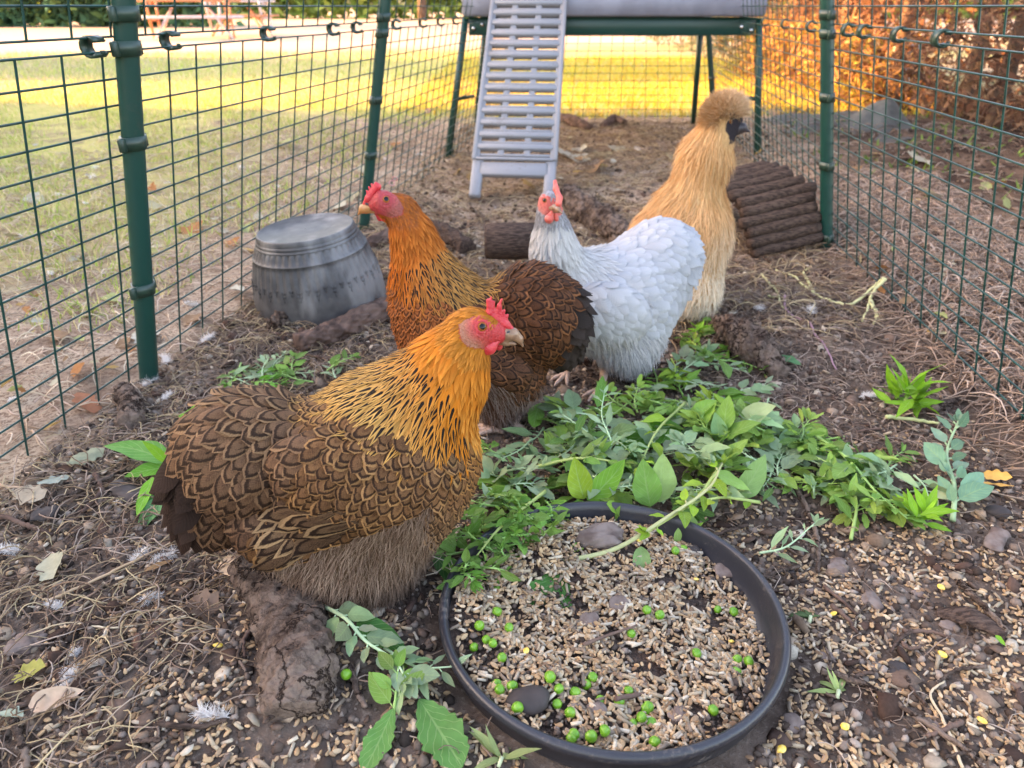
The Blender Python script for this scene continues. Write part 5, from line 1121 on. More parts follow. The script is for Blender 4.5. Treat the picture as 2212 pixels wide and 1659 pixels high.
def sprig(P, n, L, kind='ovate', c=MIDG, ratio=.5, label='', group=None, cat='weed sprig', r=.0011, sc=None, tip=True, up=.7, start=.12, name='weed_sprig', roots_=0):
    """cut weed: a curved stem with leaves set around it"""
    P = curve(P, 24); root = empty(name, P[0], label, cat, group); mb = MB(); mb.tube(P, np.linspace(r*1.3, r*.5, len(P)), 7, sc or tuple(v*1.3+.05 for v in c)); T = nrm(np.gradient(P, axis=0))
    O, D, N, LL = [], [], [], []
    for k in range(n):
        t = start+(1-start)*(k+.5)/n; i = min(int(t*23), 23); s = nrm(np.cross(T[i], [0, 0, 1.])+1e-6)*(1 if k % 2 else -1); d = nrm(T[i]*.7+s*rng.uniform(.5, 1.1)+np.array([0, 0, 1])*rng.uniform(-.15, up)); pe = P[i]+d*L*.18
        mb.tube([P[i], pe], r*.45, 5, sc or tuple(v*1.3+.05 for v in c)); O.append(pe); D.append(d); N.append(nrm(np.array([0, 0, 1.])+rng.normal(0, .35, 3)+s*.2)); LL.append(L*rng.uniform(.5, 1.4)*(1-.35*t))
    if tip:
        for k in range(4): O.append(P[-1]); D.append(nrm(T[-1]+rng.normal(0, .5, 3)+[0, 0, .3])); N.append(nrm(rng.normal(0, .3, 3)+[0, 0, 1])); LL.append(L*rng.uniform(.4, .7))
    if roots_:
        for k in range(roots_):
            q = P[0]+np.cumsum(np.vstack([[0, 0, 0], rng.normal(0, .006, (7, 3))+(-T[0]*.004+[0, 0, -.0005])]), 0); q[:, 2] = np.maximum(q[:, 2], .004); mb.tube(q, np.linspace(.0006, .0002, 8), 5, (.55, .45, .32))
    mb.build('stem', MT['stem'], root); C = np.array(c)*rng.uniform(.7, 1.35, (len(O), 1))*rng.uniform(.9, 1.1, (len(O), 3))
    leaves(np.array(O), np.array(D), np.array(N), np.array(LL), ratio, kind, C, root); return root
def P3(*q): return [onG(x, y, z) for x, y, z in q]
def leaf1(a, b, wd, c, label, kind='ovate', bend=.3, roll=(0, 0, 0), mat='leaf', name='leaf', cup=.25, cat='leaf', group=None):
    """one leaf from its stalk end a to its tip b, both (px,py,height)"""
    a = onG(*a); b = onG(*b); L = np.linalg.norm(b-a); N = nrm(np.array([0, -.25, 1.])+np.array(roll)); root_l = L
    o = leaves(a[None], (b-a)[None], N[None], np.array([L]), wd, kind, [c], None, name, bend, mat, cup, 12); return tag(o, label, cat, group)
# weeds in front of the front hen
sprig(P3((690,1305,.012),(745,1335,.030),(790,1385,.024),(850,1425,.02),(880,1470,.02)), 16, .028, 'ovate', PALE, .62, 'pale blue green weed trailing over the rotten log below the front hen', r=.0016, up=.3)
sprig(P3((655,1280,.02),(625,1300,.022),(605,1340,.016)), 5, .024, 'ovate', PALE, .6, 'small pale weed tip hanging on the rotten log', up=.1)
sprig(P3((830,1400,.015),(900,1440,.02),(985,1440,.03)), 7, .026, 'lance', PALE, .5, 'pale weed reaching the left rim of the dish', up=.3)
sprig(P3((850,1545,.006),(855,1500,.014),(860,1440,.02)), 5, .03, 'ovate', MIDG, .5, 'weed stem standing between rotten log and dish', up=.5)
leaf1((850,1530,.012),(795,1665,.008),.55,(.11,.27,.06),'broad toothed green leaf at the bottom edge, left of two','tooth')
leaf1((905,1510,.012),(1000,1655,.008),.62,(.10,.25,.06),'broad toothed green leaf next to the dish, right of two','tooth')
leaf1((770,1345,.02),(885,1395,.012),.42,(.05,.17,.035),'deep green long leaf under the belly of the front hen')
leaf1((1020,1318,.02),(962,1330,.015),.45,(.10,.24,.07),'small green leaf on the rim side of the front hen')
leaf1((940,1200,.01),(1000,1270,.01),.3,(.07,.2,.05),'narrow green leaf beneath the breast of the front hen')
PAL_ = [MIDG, (.18,.33,.04), (.10,.22,.05), (.24,.38,.10), (.20,.36,.04)]
# across the dish
sprig(P3((1215,1214,.034),(1330,1185,.040),(1440,1118,.050),(1530,1055,.058),(1560,1000,.06)), 3, .03, 'ovate', BRIGHT, .5, 'long thick weed stem lying across the back of the dish with roots', r=.0022, sc=(.40,.40,.18), start=.55, roots_=7)
sprig(P3((1000,1240,.02),(1100,1225,.030),(1180,1205,.035),(1260,1185,.035)), 3, .022, 'ovate', (.14,.33,.05), .45, 'green cut stems lying over the left rim of the dish', r=.0026, sc=(.36,.46,.1), tip=False, start=.3, roots_=5)
leaf1((1262,1078,.03),(1232,990,.075),.56,BRIGHT,'bright green oval leaf standing up behind the dish',roll=(.1,-1.2,-.2),bend=.25)
leaf1((1268,1080,.03),(1365,1010,.055),.42,(.16,.36,.03),'bright folded leaf behind the dish, tip to the right',roll=(0,-.8,0))
leaf1((1405,1095,.03),(1385,992,.078),.56,(.17,.36,.07),'large fresh leaf standing at the back rim of the dish, left of a pair',roll=(-.3,-1.3,-.2))
leaf1((1425,1085,.03),(1432,985,.08),.6,(.32,.47,.15),'large pale leaf standing at the back rim of the dish, right of a pair',roll=(.2,-1.3,-.2))
leaf1((1248,1078,.035),(1258,1140,.022),.6,(.13,.32,.03),'curled glossy leaf folded over the back rim of the dish',bend=1.4)
leaf1((1265,1110,.03),(1360,1140,.024),.42,(.06,.19,.05),'long dark leaf hanging from the back rim into the dish')
leaf1((1205,1230,.035),(1165,1340,.024),.8,(.06,.19,.035),'big torn dark green leaf hanging down into the dish','tooth',bend=.2)
leaf1((1385,1180,.036),(1386,1288,.024),.28,(.25,.38,.13),'narrow pale leaf hanging into the dish from the weed stem')
leaf1((1600,1075,.02),(1660,985,.062),.5,(.24,.40,.12),'tall pale leaf standing right behind the dish',roll=(.2,-1.3,0))
leaf1((1545,1020,.05),(1620,1055,.035),.45,(.3,.5,.12),'yellow green leaf pointing right behind the dish')
leaf1((1555,955,.03),(1550,890,.07),.55,(.2,.36,.14),'pale oval leaf standing in the pile below the white hen',roll=(0,-1.2,0))
leaf1((1470,920,.03),(1330,945,.04),.4,(.11,.3,.03),'long bright leaf lying in the pile, pointing left')
leaf1((1290,880,.03),(1310,800,.075),.26,(.13,.3,.04),'tall narrow leaf standing in front of the white hen foot',roll=(.3,-1.2,0))
leaf1((1170,870,.02),(1140,905,.03),.4,(.15,.33,.05),'toothed leaf in the pile beside the red hen','tooth')
for q in (((1640,1195,.012),(1700,1180,.02),(1760,1130,.025)),): sprig(P3(*q), 8, .024, 'lance', PALE, .5, 'pale lance leaved sprig just right of the dish rim')
sprig(P3((1290,1000,.02),(1320,960,.05),(1300,900,.075),(1305,850,.085)), 12, .026, 'lance', (.25,.38,.2), .5, 'pale tomato like shoot rising from the pile below the white hen', up=.4)
sprig(P3((1300,960,.035),(1265,930,.05),(1215,895,.06)), 9, .02, 'lance', (.25,.38,.2), .5, 'second pale shoot leaning left over the pile', up=.3)
for k, (x, y, a) in enumerate(((1085,1120,200),(1120,1105,120),(1165,1098,60),(1210,1092,150),(1310,1088,30),(1340,1092,110),(1395,1096,70),(1450,1100,10),(1490,1112,80),(1520,1128,140),(1050,1165,190),(1010,1215,170),(985,1255,150),(1465,1140,90),(1150,1135,80),(1085,1175,40))):
    a = R(a); l = rng.uniform(38, 70); leaf1((x, y, .045), (x+l*math.cos(a), y+l*.75*math.sin(a), .030), rng.uniform(.35, .6), PAL_[k % 5], 'green leaf draped over the back rim of the dish', ['ovate', 'lance'][k % 2], bend=.7, group='leaves draped over the dish rim')
for q in (((1560,1000,.05),(1500,1080,.052),(1400,1150,.045)), ((1640,1085,.02),(1560,1075,.045),(1480,1090,.05)), ((1180,1060,.03),(1090,1130,.05),(1030,1200,.045)), ((1480,870,.03),(1420,930,.05),(1380,1010,.05)), ((1150,1010,.035),(1250,990,.05),(1350,1000,.045))): sprig(P3(*q), 7, .026, 'ovate', BRIGHT if q[0][0] > 1400 else MIDG, .5, 'long green stalk with leaves lying on top of the heap', 'stalks on top of the heap', r=.0017, sc=(.38,.46,.14), up=.5)
# right side
sprig(P3((2058,1125,.006),(2062,1050,.02),(2045,980,.03),(2070,910,.04)), 17, .034, 'ovate', (.17,.30,.19), .55, 'blue green weed with a thick pale stem near the right edge', r=.0024, sc=(.3,.42,.22))
sprig(P3((1838,1165,.006),(1850,1080,.02),(1820,1020,.03),(1760,985,.03)), 9, .030, 'ovate', MIDG, .6, 'green weed bending over the twig right of the dish', r=.0016, sc=(.3,.42,.12))
sprig(P3((1760,940,.01),(1830,990,.03),(1890,1060,.03),(1960,1120,.02)), 11, .034, 'ovate', MIDG, .62, 'leafy weed lying towards the pale roots right of the dish', r=.0018)
for k, (x, y) in enumerate(((1955,872),(1985,1130),(1500,745),(1590,905))):
    g = onG(x, y, .012); n = 30 if k < 1 else 18 if k < 2 else 11; root = empty('weed_tuft', g, ('bright green leafy tuft near the hedge side fence', 'bright weed tip with white rootlets lying at the right', 'bright star shaped weed tip beside the silkie', 'bright weed tip in the middle of the pile')[k], 'weed tuft'); a = rng.uniform(0, 6.28, n); el = rng.uniform(.0, 1.1, n)
    D = np.stack([np.cos(a)*np.cos(el), np.sin(a)*np.cos(el)*.8, np.sin(el)], 1); O = np.tile(g, (n, 1))+D*.004+[0, 0, .006]+rng.normal(0, .009 if k < 1 else .004, (n, 3)); O[:, 2] = np.maximum(O[:, 2], .008)
    leaves(O, D, nrm(rng.normal(0, .4, (n, 3))+[0, 0, 1]), rng.uniform(.02, .04, n)*(1.5, 1.0, .75, .6)[k], .42, 'lance', np.array((.20, .42, .02))*rng.uniform(.6, 1.2, (n, 1)), root); mb = MB(); mb.tube([g-[.0, -.004, .008], g+[0, 0, .01]], .002, 7, (.3, .45, .1)); mb.build('stem', MT['stem'], root)
for k, (x, y, L_, c) in enumerate(((1810,1495,.022,(.34,.42,.14)),(1085,1640,.028,(.30,.36,.14)),(1750,1335,.02,(.07,.12,.04)))):
    g = onG(x, y, .003); n = 8; root = empty('seedling', g, ('pale uprooted seedling on the grain right of the dish', 'wilted pale seedling under the front rim of the dish', 'dark wilted tuft just right of the dish rim')[k], 'seedling'); a = rng.uniform(-.3, 3.6, n); el = rng.uniform(.1, .9, n); D = np.stack([np.cos(a)*np.cos(el), np.sin(a)*np.cos(el), np.sin(el)], 1)
    leaves(np.tile(g, (n, 1)), D, np.tile((0, 0, 1.), (n, 1)), rng.uniform(.6, 1.2, n)*L_, .3, 'lance', np.array(c)*rng.uniform(.8, 1.2, (n, 1)), root, bend=1.2); mb = MB(); mb.tube([g-[.003, .006, 0], g+[0, 0, .003]], .0016, 6, (.45, .5, .3)); mb.build('stem', MT['stem'], root)
leaf1((2150,1372,.01),(2172,1395,.006),.5,(.2,.45,.03),'tiny bright leaf on the dark slab of bark')
leaf1((1680,770,.01),(1735,785,.01),.4,(.09,.25,.1),'lone green leaf lying right of the logs')
# left of the front hen
leaf1((365,1000,.02),(250,928,.035),.34,(.12,.33,.06),'long green leaf behind the front hen tail, uppermost')
leaf1((365,1010,.015),(262,1015,.02),.36,(.12,.34,.03),'bright leaf behind the front hen tail, lower',roll=(0,-.4,0))
leaf1((360,1000,.02),(320,945,.05),.3,(.2,.45,.03),'narrow bright leaf standing behind the front hen tail',roll=(.3,-1,0))
leaf1((330,1030,.02),(290,1120,.008),.22,(.16,.42,.02),'bright narrow leaf hanging down by the front hen tail')
leaf1((365,1065,.012),(285,1140,.008),.36,(.11,.28,.09),'broad green leaf under the front hen tail, lower of two')
leaf1((372,1050,.015),(300,1095,.01),.32,(.09,.26,.05),'broad green leaf under the front hen tail, upper of two')
leaf1((440,895,.03),(383,875,.02),.5,(.16,.42,.03),'bright leaf peeping out above the back of the front hen')
leaf1((1140,532,.03),(1085,540,.03),.4,(.2,.48,.02),'small bright leaf on top of the sawn log','ovate')
def pile(poly, n, label, group, pal, L, H_=.03, ln=(50, 110), kinds=('ovate', 'lance', 'tooth')):
    for i in range(n):
        while True:
            x, y = rng.uniform(min(p[0] for p in poly), max(p[0] for p in poly)), rng.uniform(min(p[1] for p in poly), max(p[1] for p in poly))
            if inpoly(np.array([x]), np.array([y]), poly)[0]: break
        a = rng.uniform(0, 6.28); l = rng.uniform(*ln); h = rng.uniform(.006, H_); c = pal[rng.integers(len(pal))]
        kd = kinds[rng.choice(len(kinds), p=[.5, .35, .15][:len(kinds)] if len(kinds) == 3 else None)]
        sprig(P3((x-l*.5*math.cos(a), y-l*.3*math.sin(a), h*.5), (x, y, h), (x+l*.5*math.cos(a+.3), y+l*.3*math.sin(a+.3), h*rng.uniform(.5, 1.6))), int(rng.integers(6, 11)), L*rng.uniform(.8, 1.3), kd, c, {'ovate': .55, 'lance': .5, 'tooth': .45}[kd], label, group, up=.5)
PAL = [MIDG, DEEP, PALE, PALE, PALE, (.21, .36, .06), (.26, .40, .07), (.20, .31, .14)]
pile([(1060,955),(1200,880),(1330,860),(1480,870),(1640,900),(1680,980),(1560,1060),(1440,1085),(1200,1080),(1060,1070)], 66, 'cut green weed in the heap between the dish and the hens', 'cut weeds heaped behind the dish', PAL, .033, .045)
pile([(1480,770),(1560,750),(1660,760),(1660,880),(1560,930),(1400,880),(1350,850)], 26, 'fresh green weed lying between the white hen and the logs', 'cut weeds beside the logs', [MIDG, BRIGHT, (.13,.28,.03), PALE], .034, .03)
pile([(1650,950),(1760,930),(1900,960),(2000,1000),(2010,1100),(1880,1110),(1740,1050),(1640,1030)], 26, 'loose green weed on the soil right of the dish', 'cut weeds right of the dish', PAL, .034, .026)
pile([(1600,900),(1700,910),(1820,960),(1800,1060),(1680,1080),(1600,1040)], 14, 'limp green weed bridging the central heap and the weeds to its right', 'weeds between the two heaps', PAL, .027, .02, (60, 120))
pile([(960,1150),(1060,1060),(1200,1080),(1190,1160),(1130,1215),(1060,1260),(960,1250)], 40, 'small leaved weed between the front hen and the dish', 'small weeds at the left of the dish', [MIDG, (.13,.30,.04), DEEP, (.17,.34,.07)], .020, .055, (40, 80), ('ovate', 'lance'))
pile([(470,825),(560,760),(600,775),(660,800),(740,770),(760,790),(660,830),(560,825)], 12, 'green weed lying behind the back of the front hen', 'cut weeds behind the front hen', [MIDG, (.15,.38,.04), PALE], .028, .02, (50, 90))
pile([(1465,695),(1540,690),(1545,750),(1490,760)], 5, 'green weed at the feet of the silkie', 'cut weeds at the silkie feet', [MIDG, BRIGHT], .026, .02, (40, 60), ('ovate', 'lance'))
# dry leaves
DL = [(.38,.33,.20), (.44,.40,.29), (.42,.27,.10), (.36,.16,.06), (.26,.16,.09), (.48,.45,.36), (.33,.34,.14)]
def dry(x, y, l, a, c, label, group=None, kind='oak', rt=.6):
    leaf1((x-l*.5*math.cos(a), y-l*.35*math.sin(a), rng.uniform(.003, .012)), (x+l*.5*math.cos(a), y+l*.35*math.sin(a), rng.uniform(.003, .018)), rt, c, label, kind, rng.uniform(-.3, .6), rng.normal(0, .25, 3), 'dryleaf', 'dry_leaf', rng.uniform(-.2, .7), 'dry leaf', group)
dry(182,984,90,-.6,(.33,.34,.22),'large pale green dead leaf on the soil near the fence')
dry(115,1036,75,-.35,(.34,.37,.30),'whitish green dead leaf below the near fence wires')
dry(62,1065,70,.2,(.40,.33,.24),'brown curled leaf at the frame edge below the wires')
dry(498,1220,62,1.4,(.62,.45,.30),'pale tan leaf scrap standing against the rotten log',kind='lance',rt=.8)
dry(450,1310,85,.5,(.22,.15,.11),'dark brown dead leaf left of the rotten log')
dry(115,1222,60,1.2,(.42,.40,.28),'pale crumpled leaf among roots at the left')
dry(120,1510,125,-.35,(.58,.42,.30),'large tan dead leaf in the bottom left corner',kind='ovate',rt=.42)
dry(62,1452,80,-.5,(.38,.36,.10),'yellow green dead leaf above the tan leaf')
dry(20,1545,50,.2,(.42,.48,.36),'grey green leaf at the bottom left edge')
dry(2150,1030,75,.15,(.72,.42,.12),'orange dried leaf near the right edge, upper of two',rt=.45)
dry(2155,1048,80,.25,(.66,.36,.10),'orange dried leaf near the right edge, lower of two',rt=.4)
dry(185,860,45,.9,(.36,.15,.08),'rust red leaf caught at the near fence bottom')
dry(345,1222,80,-.5,(.45,.26,.13),'slim brown leaf blade under the tail of the front hen',kind='lance',rt=.3)
dry(1460,1405,60,.4,(.10,.2,.07),'withered green leaf on the feed, right of centre in the dish',kind='ovate')
for i in range(64):
    while True:
        x, y = rng.uniform(10, 960), rng.uniform(300, 930); s_, _a = side(G(x, y))
        if s_ < -.03 and rng.random() < (y/900)**1.2 + .25*(x > 500): break
    dry(x, y, rng.uniform(15, 30)*(.3+y/800), rng.uniform(0, 6.28), DL[rng.integers(len(DL))], 'fallen dead leaf on the straw outside the lawn side fence', 'fallen leaves outside the lawn side fence')
for i in range(34):
    while True:
        x, y = rng.uniform(1650, 2210), rng.uniform(330, 720); s_, _a = side(G(x, y))
        if s_ > WID+.03: break
    dry(x, y, rng.uniform(16, 32)*(.3+y/800), rng.uniform(0, 6.28), DL[rng.integers(len(DL))], 'fallen dead leaf on the soil between fence and hedge', 'fallen leaves on the hedge side')
for i in range(26):
    x, y = rng.uniform(880, 1640), rng.uniform(290, 420); dry(x, y, rng.uniform(12, 26), rng.uniform(0, 6.28), DL[rng.integers(len(DL))], 'dead leaf on the straw under the coop', 'dead leaves under the coop')
# white down feathers
def down(px, py, rp, label, group=None, z=.004):
    g = onG(px, py, z); k = depth(g)/F*rp; n = 440; a0 = rng.uniform(0, 6.28); ax = np.array([math.cos(a0), math.sin(a0), .15]); root_ = g-ax*k*.6; t = rng.random(n)**1.3; O = root_+ax*(t*k*1.5)[:, None]
    sd_ = nrm(np.cross(ax, [0, 0, 1.])); D = nrm(ax*.5+sd_*rng.choice([-1, 1], n)[:, None]*rng.uniform(.3, 1.2, (n, 1))+[0, 0, .25]+rng.normal(0, .3, (n, 3)))
    V, Fq, uv, kk = cards(O, D, nrm(rng.normal(size=(n, 3))), k*rng.uniform(.2, .85, n), .0003, lambda t: 1-t*.8, 5, 2, rng.normal(0, 1.3, n)); mb = MB(); mb.tube([root_-ax*k*.3, root_+ax*k], .0004, 5)
    V2 = np.concatenate([V]+mb.V); o = mk('down_feather', V2, [Fq]+[f+len(V) for f in mb.F4], MT['down']); return tag(o, label, 'feather', group)
for x, y, r, lb in ((465,1545,42,'largest white downy feather, left of the rotten log'),(145,1475,34,'greyish fluffy feather above the tan leaf'),(155,1420,20,'small white feather beside the yellow green leaf'),(298,1203,24,'white feather right below the front hen tail'),(345,1208,30,'fluffy feather by the slim brown leaf blade'),(22,1188,28,'white feather at the left frame edge'),(335,1290,26,'wispy feather on the roots left of the rotten log'),(122,1308,20,'small white feather left among the roots'),(320,825,22,'white feather at the foot of the closest fence post'),(358,778,24,'white feather just right of the closest fence post'),(360,857,16,'tiny feather on the soil above the front hen'),(445,733,20,'white feather in front of the pot by the fence'),(1640,665,20,'white feather to the right of the logs'),(1752,672,20,'curled white feather on the soil beside purple root'),(1872,855,18,'white feather left of the bright green tuft'),(1050,905,12,'cream feather tuft between the two brown hens'),(265,1080,14,'small feather behind the front hen tail'),(1455,1180,12,'bit of white down at the back of the dish')): down(x, y, r, lb)
for i in range(16):
    while True:
        x, y = rng.uniform(10, 960), rng.uniform(330, 900); s_, _a = side(G(x, y))
        if s_ < -.03: break
    down(x, y, rng.uniform(8, 18)*(.4+y/1000), 'white feather lying on the lawn outside the fence', 'white feathers on the lawn')
for i in range(10): x, y = rng.uniform(900, 1600), rng.uniform(280, 420); down(x, y, rng.uniform(8, 14), 'white feather lying on the straw near the coop', 'white feathers near the coop')

# ---------------- log roll tunnel, matting, ornament ----------------
tc = np.array([.55, 1.73, 0.]); tdir = nrm(np.array([1, .22, .10])); rl_ = empty('log_tunnel', tc, 'arched hide of thin dark logs standing behind the silkie', 'log tunnel'); yd = np.array([-tdir[1], tdir[0], 0])
for k in range(19):
    a = R(4+k*9.3); rad = .155; c = tc-yd*math.cos(a)*rad*1.05+np.array([0, 0, math.sin(a)*rad*.92+.004]); L = .088+rng.uniform(-.008, .008); mb = MB(); sh = .006*rng.normal()+.035*math.cos(a)
    P = np.array([c+tdir*(t*L+sh)+[0, 0, .006*t] for t in np.linspace(-1, 1, 12)])+rng.normal(0, .0006, (12, 3)); mb.tube(P, .0128+rng.normal(0, .0007, 12), 14); mb.build('log', MT['logwood'], rl_)
def sheet(name, corners, label, amp, fold, cat='matting'):
    """a buckled sheet spanned by four ground points (px,py,z), with real thickness"""
    n = 28; c = [G(x, y, z) for x, y, z in corners]; u, v = np.meshgrid(np.linspace(0, 1, n), np.linspace(0, 1, n), indexing='ij'); P = sum(w_[..., None]*q for w_, q in zip(((1-u)*(1-v), u*(1-v), u*v, (1-u)*v), c)); P[..., 2] += amp*(np.sin(u*7+1)*np.sin(v*5)+.5*np.sin(u*15+v*9))+fold(u, v)+.01
    V = np.concatenate([P.reshape(-1, 3), P.reshape(-1, 3)-[0, 0, .006]]); i, j = np.meshgrid(np.arange(n-1), np.arange(n-1), indexing='ij'); i = i.ravel(); j = j.ravel(); q = np.stack([i*n+j, (i+1)*n+j, (i+1)*n+j+1, i*n+j+1], 1); N_ = n*n
    e = [(k, k+1) for k in range(n-1)]+[(k*n, (k+1)*n) for k in range(n-1)]+[(N_-n+k, N_-n+k+1) for k in range(n-1)]+[(k*n+n-1, (k+1)*n+n-1) for k in range(n-1)]
    return mk(name, V, [q, q[:, ::-1]+N_, np.array([[a, b, b+N_, a+N_] for a, b in e])], MT['tarp'])
mat_ = empty('ground_mat', G(1820, 300), 'crumpled grey matting sheet with a raised fold beyond the hedge side fence', 'matting')
for o in (sheet('mat_sheet', [(1650,262,.02),(1770,338,.0),(2000,318,.01),(1850,250,.03)], '', .012, lambda u, v: .02*v*(1-u)), sheet('folded_flap', [(1790,275,.015),(1900,325,.02),(2003,300,.03),(1890,232,.04)], '', .010, lambda u, v: .085*np.exp(-((u-.35)/.25)**2-((v-.75)/.35)**2))):
    o.location = o.location-mat_.location; o.parent = mat_
g = G(1922, 232); orn = empty('garden_ornament', g, 'pale plastic garden ornament standing on the grass past the grey mat', 'garden ornament'); mb = MB()
mb.lathe([(.001,.36),(.05,.355),(.085,.33),(.095,.29),(.08,.25),(.045,.235),(.03,.225)], g, 24); mb.build('head', MT['white_plastic'], orn); mb = MB(); mb.lathe([(.03,.22),(.045,.19),(.05,.14),(.03,.10),(.012,.09),(.010,0)], g+[.02, 0, 0], 20); mb.build('body', MT['white_plastic'], orn)

# ---------------- hedges, trees, tables ----------------
def foliage_box(n, lo, hi, L, W, pal, name, parent=None, nozz=.25, prof=P_lance, face=None, dirup=0.):
    lo = np.array(lo, float); hi = np.array(hi, float); O = lo+(hi-lo)*rng.random((n, 3))
    if face is not None: O[:, face[0]] = np.where(rng.random(n) < .75, face[1]+np.abs(rng.normal(0, .10, n))*face[2], O[:, face[0]])
    b = np.sin(O[:, 0]*5)*np.sin(O[:, 1]*4.3+O[:, 2]*3)+np.sin(O[:, 2]*7+O[:, 1]*2); O[:, 0] += b*nozz*.3; O[:, 1] += b*nozz*.2; O = O[rng.random(len(O)) < .55+.45*(b > -.4)]; n = len(O)
    O[:, 2] = np.maximum(O[:, 2], .02)
    D = nrm(rng.normal(size=(n, 3))+[0, 0, dirup]); V, Fq, uv, k = cards(O, D, nrm(rng.normal(size=(n, 3))), L*rng.uniform(.5, 1.4, n), W, prof, 3, 2, rng.normal(0, .5, n)); C = np.array(pal)[rng.integers(len(pal), size=n)]*rng.uniform(.6, 1.3, (n, 1))
    return mk(name, V, Fq, MT['hedge'], parent, colr=C[k])
def blobfol(n, c, r, L, W, pal, name, parent):
    U = nrm(rng.normal(size=(n, 3))); rr = rng.uniform(.45, 1, n)**.5; b = 1+.16*np.sin(U@np.array([5, 3, 4.])+1)+.12*np.sin(U@np.array([-7, 6, 5.])); O = np.array(c)+U*(rr*b)[:, None]*np.array(r); O[:, 2] = np.maximum(O[:, 2], .03)
    V, Fq, uv, k = cards(O, nrm(rng.normal(size=(n, 3))), nrm(rng.normal(size=(n, 3))), L*rng.uniform(.6, 1.4, n), W, P_ov, 3, 2, .3); C = np.array(pal)[rng.integers(len(pal), size=n)]*rng.uniform(.6, 1.3, (n, 1)); return mk(name, V, Fq, MT['hedge'], parent, colr=C[k])
def stems(parent, pts, h, r, name='trunk'):
    for x, y in pts: mb = MB(); mb.tube(curve([[x, y, -.02], [x+rng.normal(0, .05), y, h*.5], [x+rng.normal(0, .1), y+rng.normal(0, .1), h]], 10), np.linspace(r, r*.5, 10), 10); mb.build(name, MT['trunk'], parent)
BR = [(.17,.085,.055), (.22,.12,.075), (.11,.065,.05), (.28,.17,.10)]
hd = empty('hedge', (2.2, 3.8, 0), 'brown conifer hedge with bare twiggy base along the right of the run', 'hedge')
foliage_box(34000, (1.85, 1.3, .10), (2.75, 6.3, 1.5), .055, .0055, BR, 'foliage', hd, .25, face=(0, 1.85, 1)); foliage_box(9000, (1.7, 3.9, .02), (2.2, 6.6, .42), .06, .010, [(.34,.20,.07), (.25,.22,.05), (.30,.15,.08)], 'foliage', hd, .2)
stems(hd, [(2.1+.1*math.sin(k*3), 1.5+k*.42) for k in range(12)], 1.4, .035)
bh = blobfol(9000, (2.4, 3.8, .55), (.45, 2.6, .9), .10, .014, BR, 'foliage', hd)
h2 = empty('hedge', (2.6, 9, 0), 'grey green conifers farther along the right side behind the coop', 'hedge')
foliage_box(16000, (1.95, 6.5, .05), (3.2, 12, 2.4), .10, .012, [(.12,.15,.08), (.17,.17,.10), (.20,.20,.14)], 'foliage', h2, .4, face=(0, 2.0, 1)); stems(h2, [(2.5, 6.9), (2.5, 8.2), (2.6, 9.8)], 2.2, .08)
hf = empty('hedge', (-14, 23, 0), 'dense blue green hedge across the far left of the lawn', 'hedge')
foliage_box(15000, (-24, 21.5, 0), (-8.2, 24, 2.6), .32, .10, [(.07,.15,.08), (.10,.20,.10), (.06,.12,.07), (.16,.24,.08)], 'foliage', hf, 1., P_ov, face=(1, 21.6, 1)); stems(hf, [(-20+k*2.2, 23) for k in range(6)], 2.2, .08)
hg = empty('hedge', (4, 38, 0), 'light yellow green hedge closing the lawn behind the picnic tables', 'hedge')
foliage_box(17000, (-22, 36, 0), (24, 39, 3.2), .5, .16, [(.24,.32,.07), (.30,.38,.10), (.17,.26,.06)], 'foliage', hg, 1.5, P_ov, face=(1, 36, 1)); stems(hg, [(-18+k*5, 38) for k in range(8)], 2.5, .1)
def tree(x, y, h, r, cr, label, pal):
    t = empty('tree', (x, y, 0), label, 'tree'); mb = MB(); mb.tube(curve([[x, y, -.05], [x+.05, y, h*.4], [x-.05, y+.05, h*.75]], 14), np.linspace(r, r*.5, 14), 12)
    for k in range(5): a = k*1.3; mb.tube(curve([[x, y, h*.4], [x+math.cos(a)*cr*.4, y+math.sin(a)*cr*.4, h*.62], [x+math.cos(a)*cr*.7, y+math.sin(a)*cr*.7, h*.8]], 8), np.linspace(r*.4, r*.12, 8), 7)
    mb.build('trunk', MT['trunk'], t); blobfol(3500, (x, y, h*.78), (cr, cr, h*.3), .22, .09, pal, 'crown', t)
tree(-9.8, 20.5, 6, .16, 2.2, 'pale trunked tree in front of the blue green hedge', [(.10,.19,.06), (.15,.25,.08)])
tree(-3.6, 32, 7, .18, 2.6, 'lawn tree behind the picnic tables', [(.14,.24,.06), (.2,.3,.08)])
tree(-.6, 30, 7, .2, 2.8, 'lawn tree seen over the fence left of the coop', [(.08,.14,.05), (.14,.22,.06)])
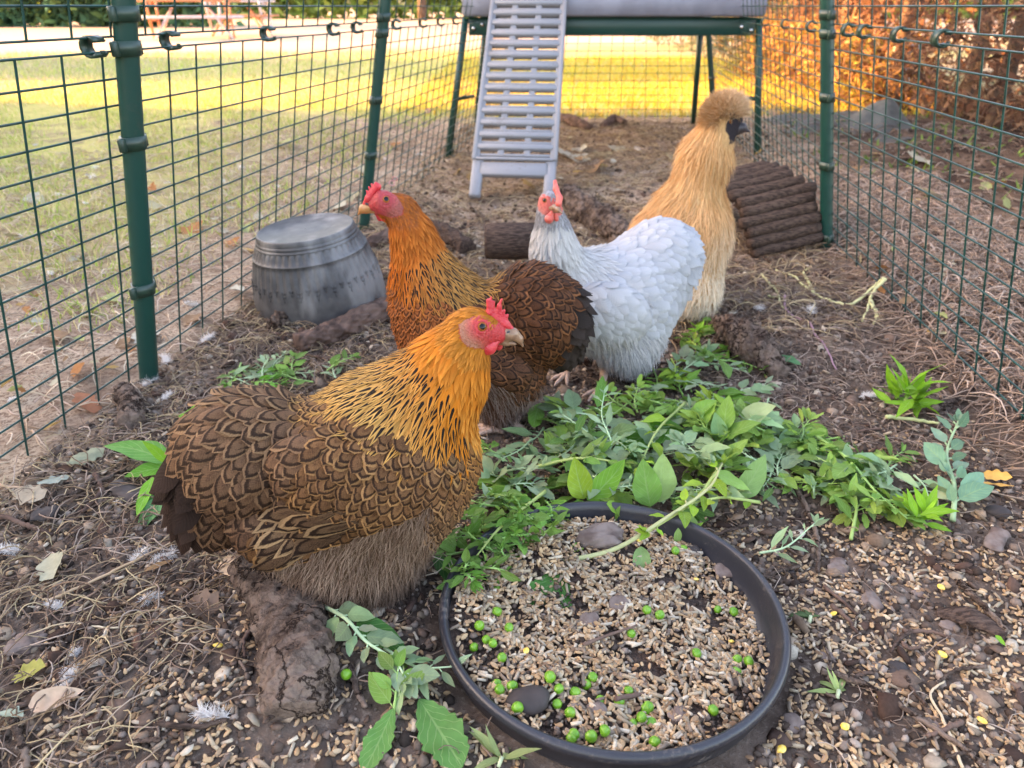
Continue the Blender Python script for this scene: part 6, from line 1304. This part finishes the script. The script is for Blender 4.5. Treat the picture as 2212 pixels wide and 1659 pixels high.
# unseen hedge and shrub added outside the frame to shade run and lawn
shade_hedge = empty('hedge', (-6.6, 0, 0), 'unseen tall dense hedge added on the sunny side to shade the run', 'hedge')
foliage_box(42000, (-7.3, -7.5, 0), (-6.0, 4.35, 2.75), .22, .09, [(.06,.11,.03), (.09,.15,.04)], 'foliage', shade_hedge, .2, P_ov); stems(shade_hedge, [(-6.6, -6+k*1.6) for k in range(7)], 3, .07)
bs = empty('shade_bush', (-8.4, 7.5, 0), 'unseen round dense shrub added to shade a strip of the lawn', 'shade_bush'); blobfol(9000, (-8.4, 7.5, 1.4), (1.0, 1.25, 1.9), .2, .08, [(.06,.12,.03), (.1,.16,.05)], 'foliage', bs); stems(bs, [(-8.4, 7.5)], 1.5, .1)
def table(px, Yt, wdt, label, mats, rot=0.):
    c = A(px, 40, Yt); c[2] = 0; t = empty('picnic_table', c, label, 'picnic table', 'picnic tables on the lawn'); M3 = rotm((0, 0, 1), rot); f = lambda x, y, z: c+M3@np.array([x, y, z])
    for k in range(4): mb = MB(); mb.box(f(0, -.22+k*.15, .585), (wdt, .135, .035), M3, bev=.006); mb.build('table_top', MT[mats[0]], t)
    for sy in (-1, 1): mb = MB(); mb.box(f(0, sy*.58, .34), (wdt, .2, .035), M3, bev=.006); mb.build('bench', MT[mats[1]], t)
    for sx in (-1, 1):
        mb = MB(); x = sx*wdt*.36; mb.box(f(x, 0, .315), (.04, 1.25, .07), M3); mb.box(f(x, 0, .545), (.04, .56, .05), M3); mb.build('cross_beam', MT[mats[0]], t)
        for sy in (-1, 1): mb = MB(); a = M3@rotm((1, 0, 0), sy*-.55); mb.box(f(x+.04*sy, sy*.36, .28), (.035, .075, .66), a, bev=.004); mb.build('leg', MT[mats[0]], t)
        mb = MB(); mb.tube([f(x, -.62, .02), f(x+.32*-sx, 0, .50)], .022, 6); mb.tube([f(x, .62, .02), f(x+.32*-sx, 0, .50)], .022, 6); mb.build('brace', MT[mats[1]], t)
table(415, 13.6, 1.65, 'orange timber picnic table with a pale bench, nearer of two on the lawn', ('wood', 'wood_grey'), .35)
table(520, 15.2, 1.3, 'silvered picnic table, farther of two on the lawn', ('wood_grey', 'wood'), .2)
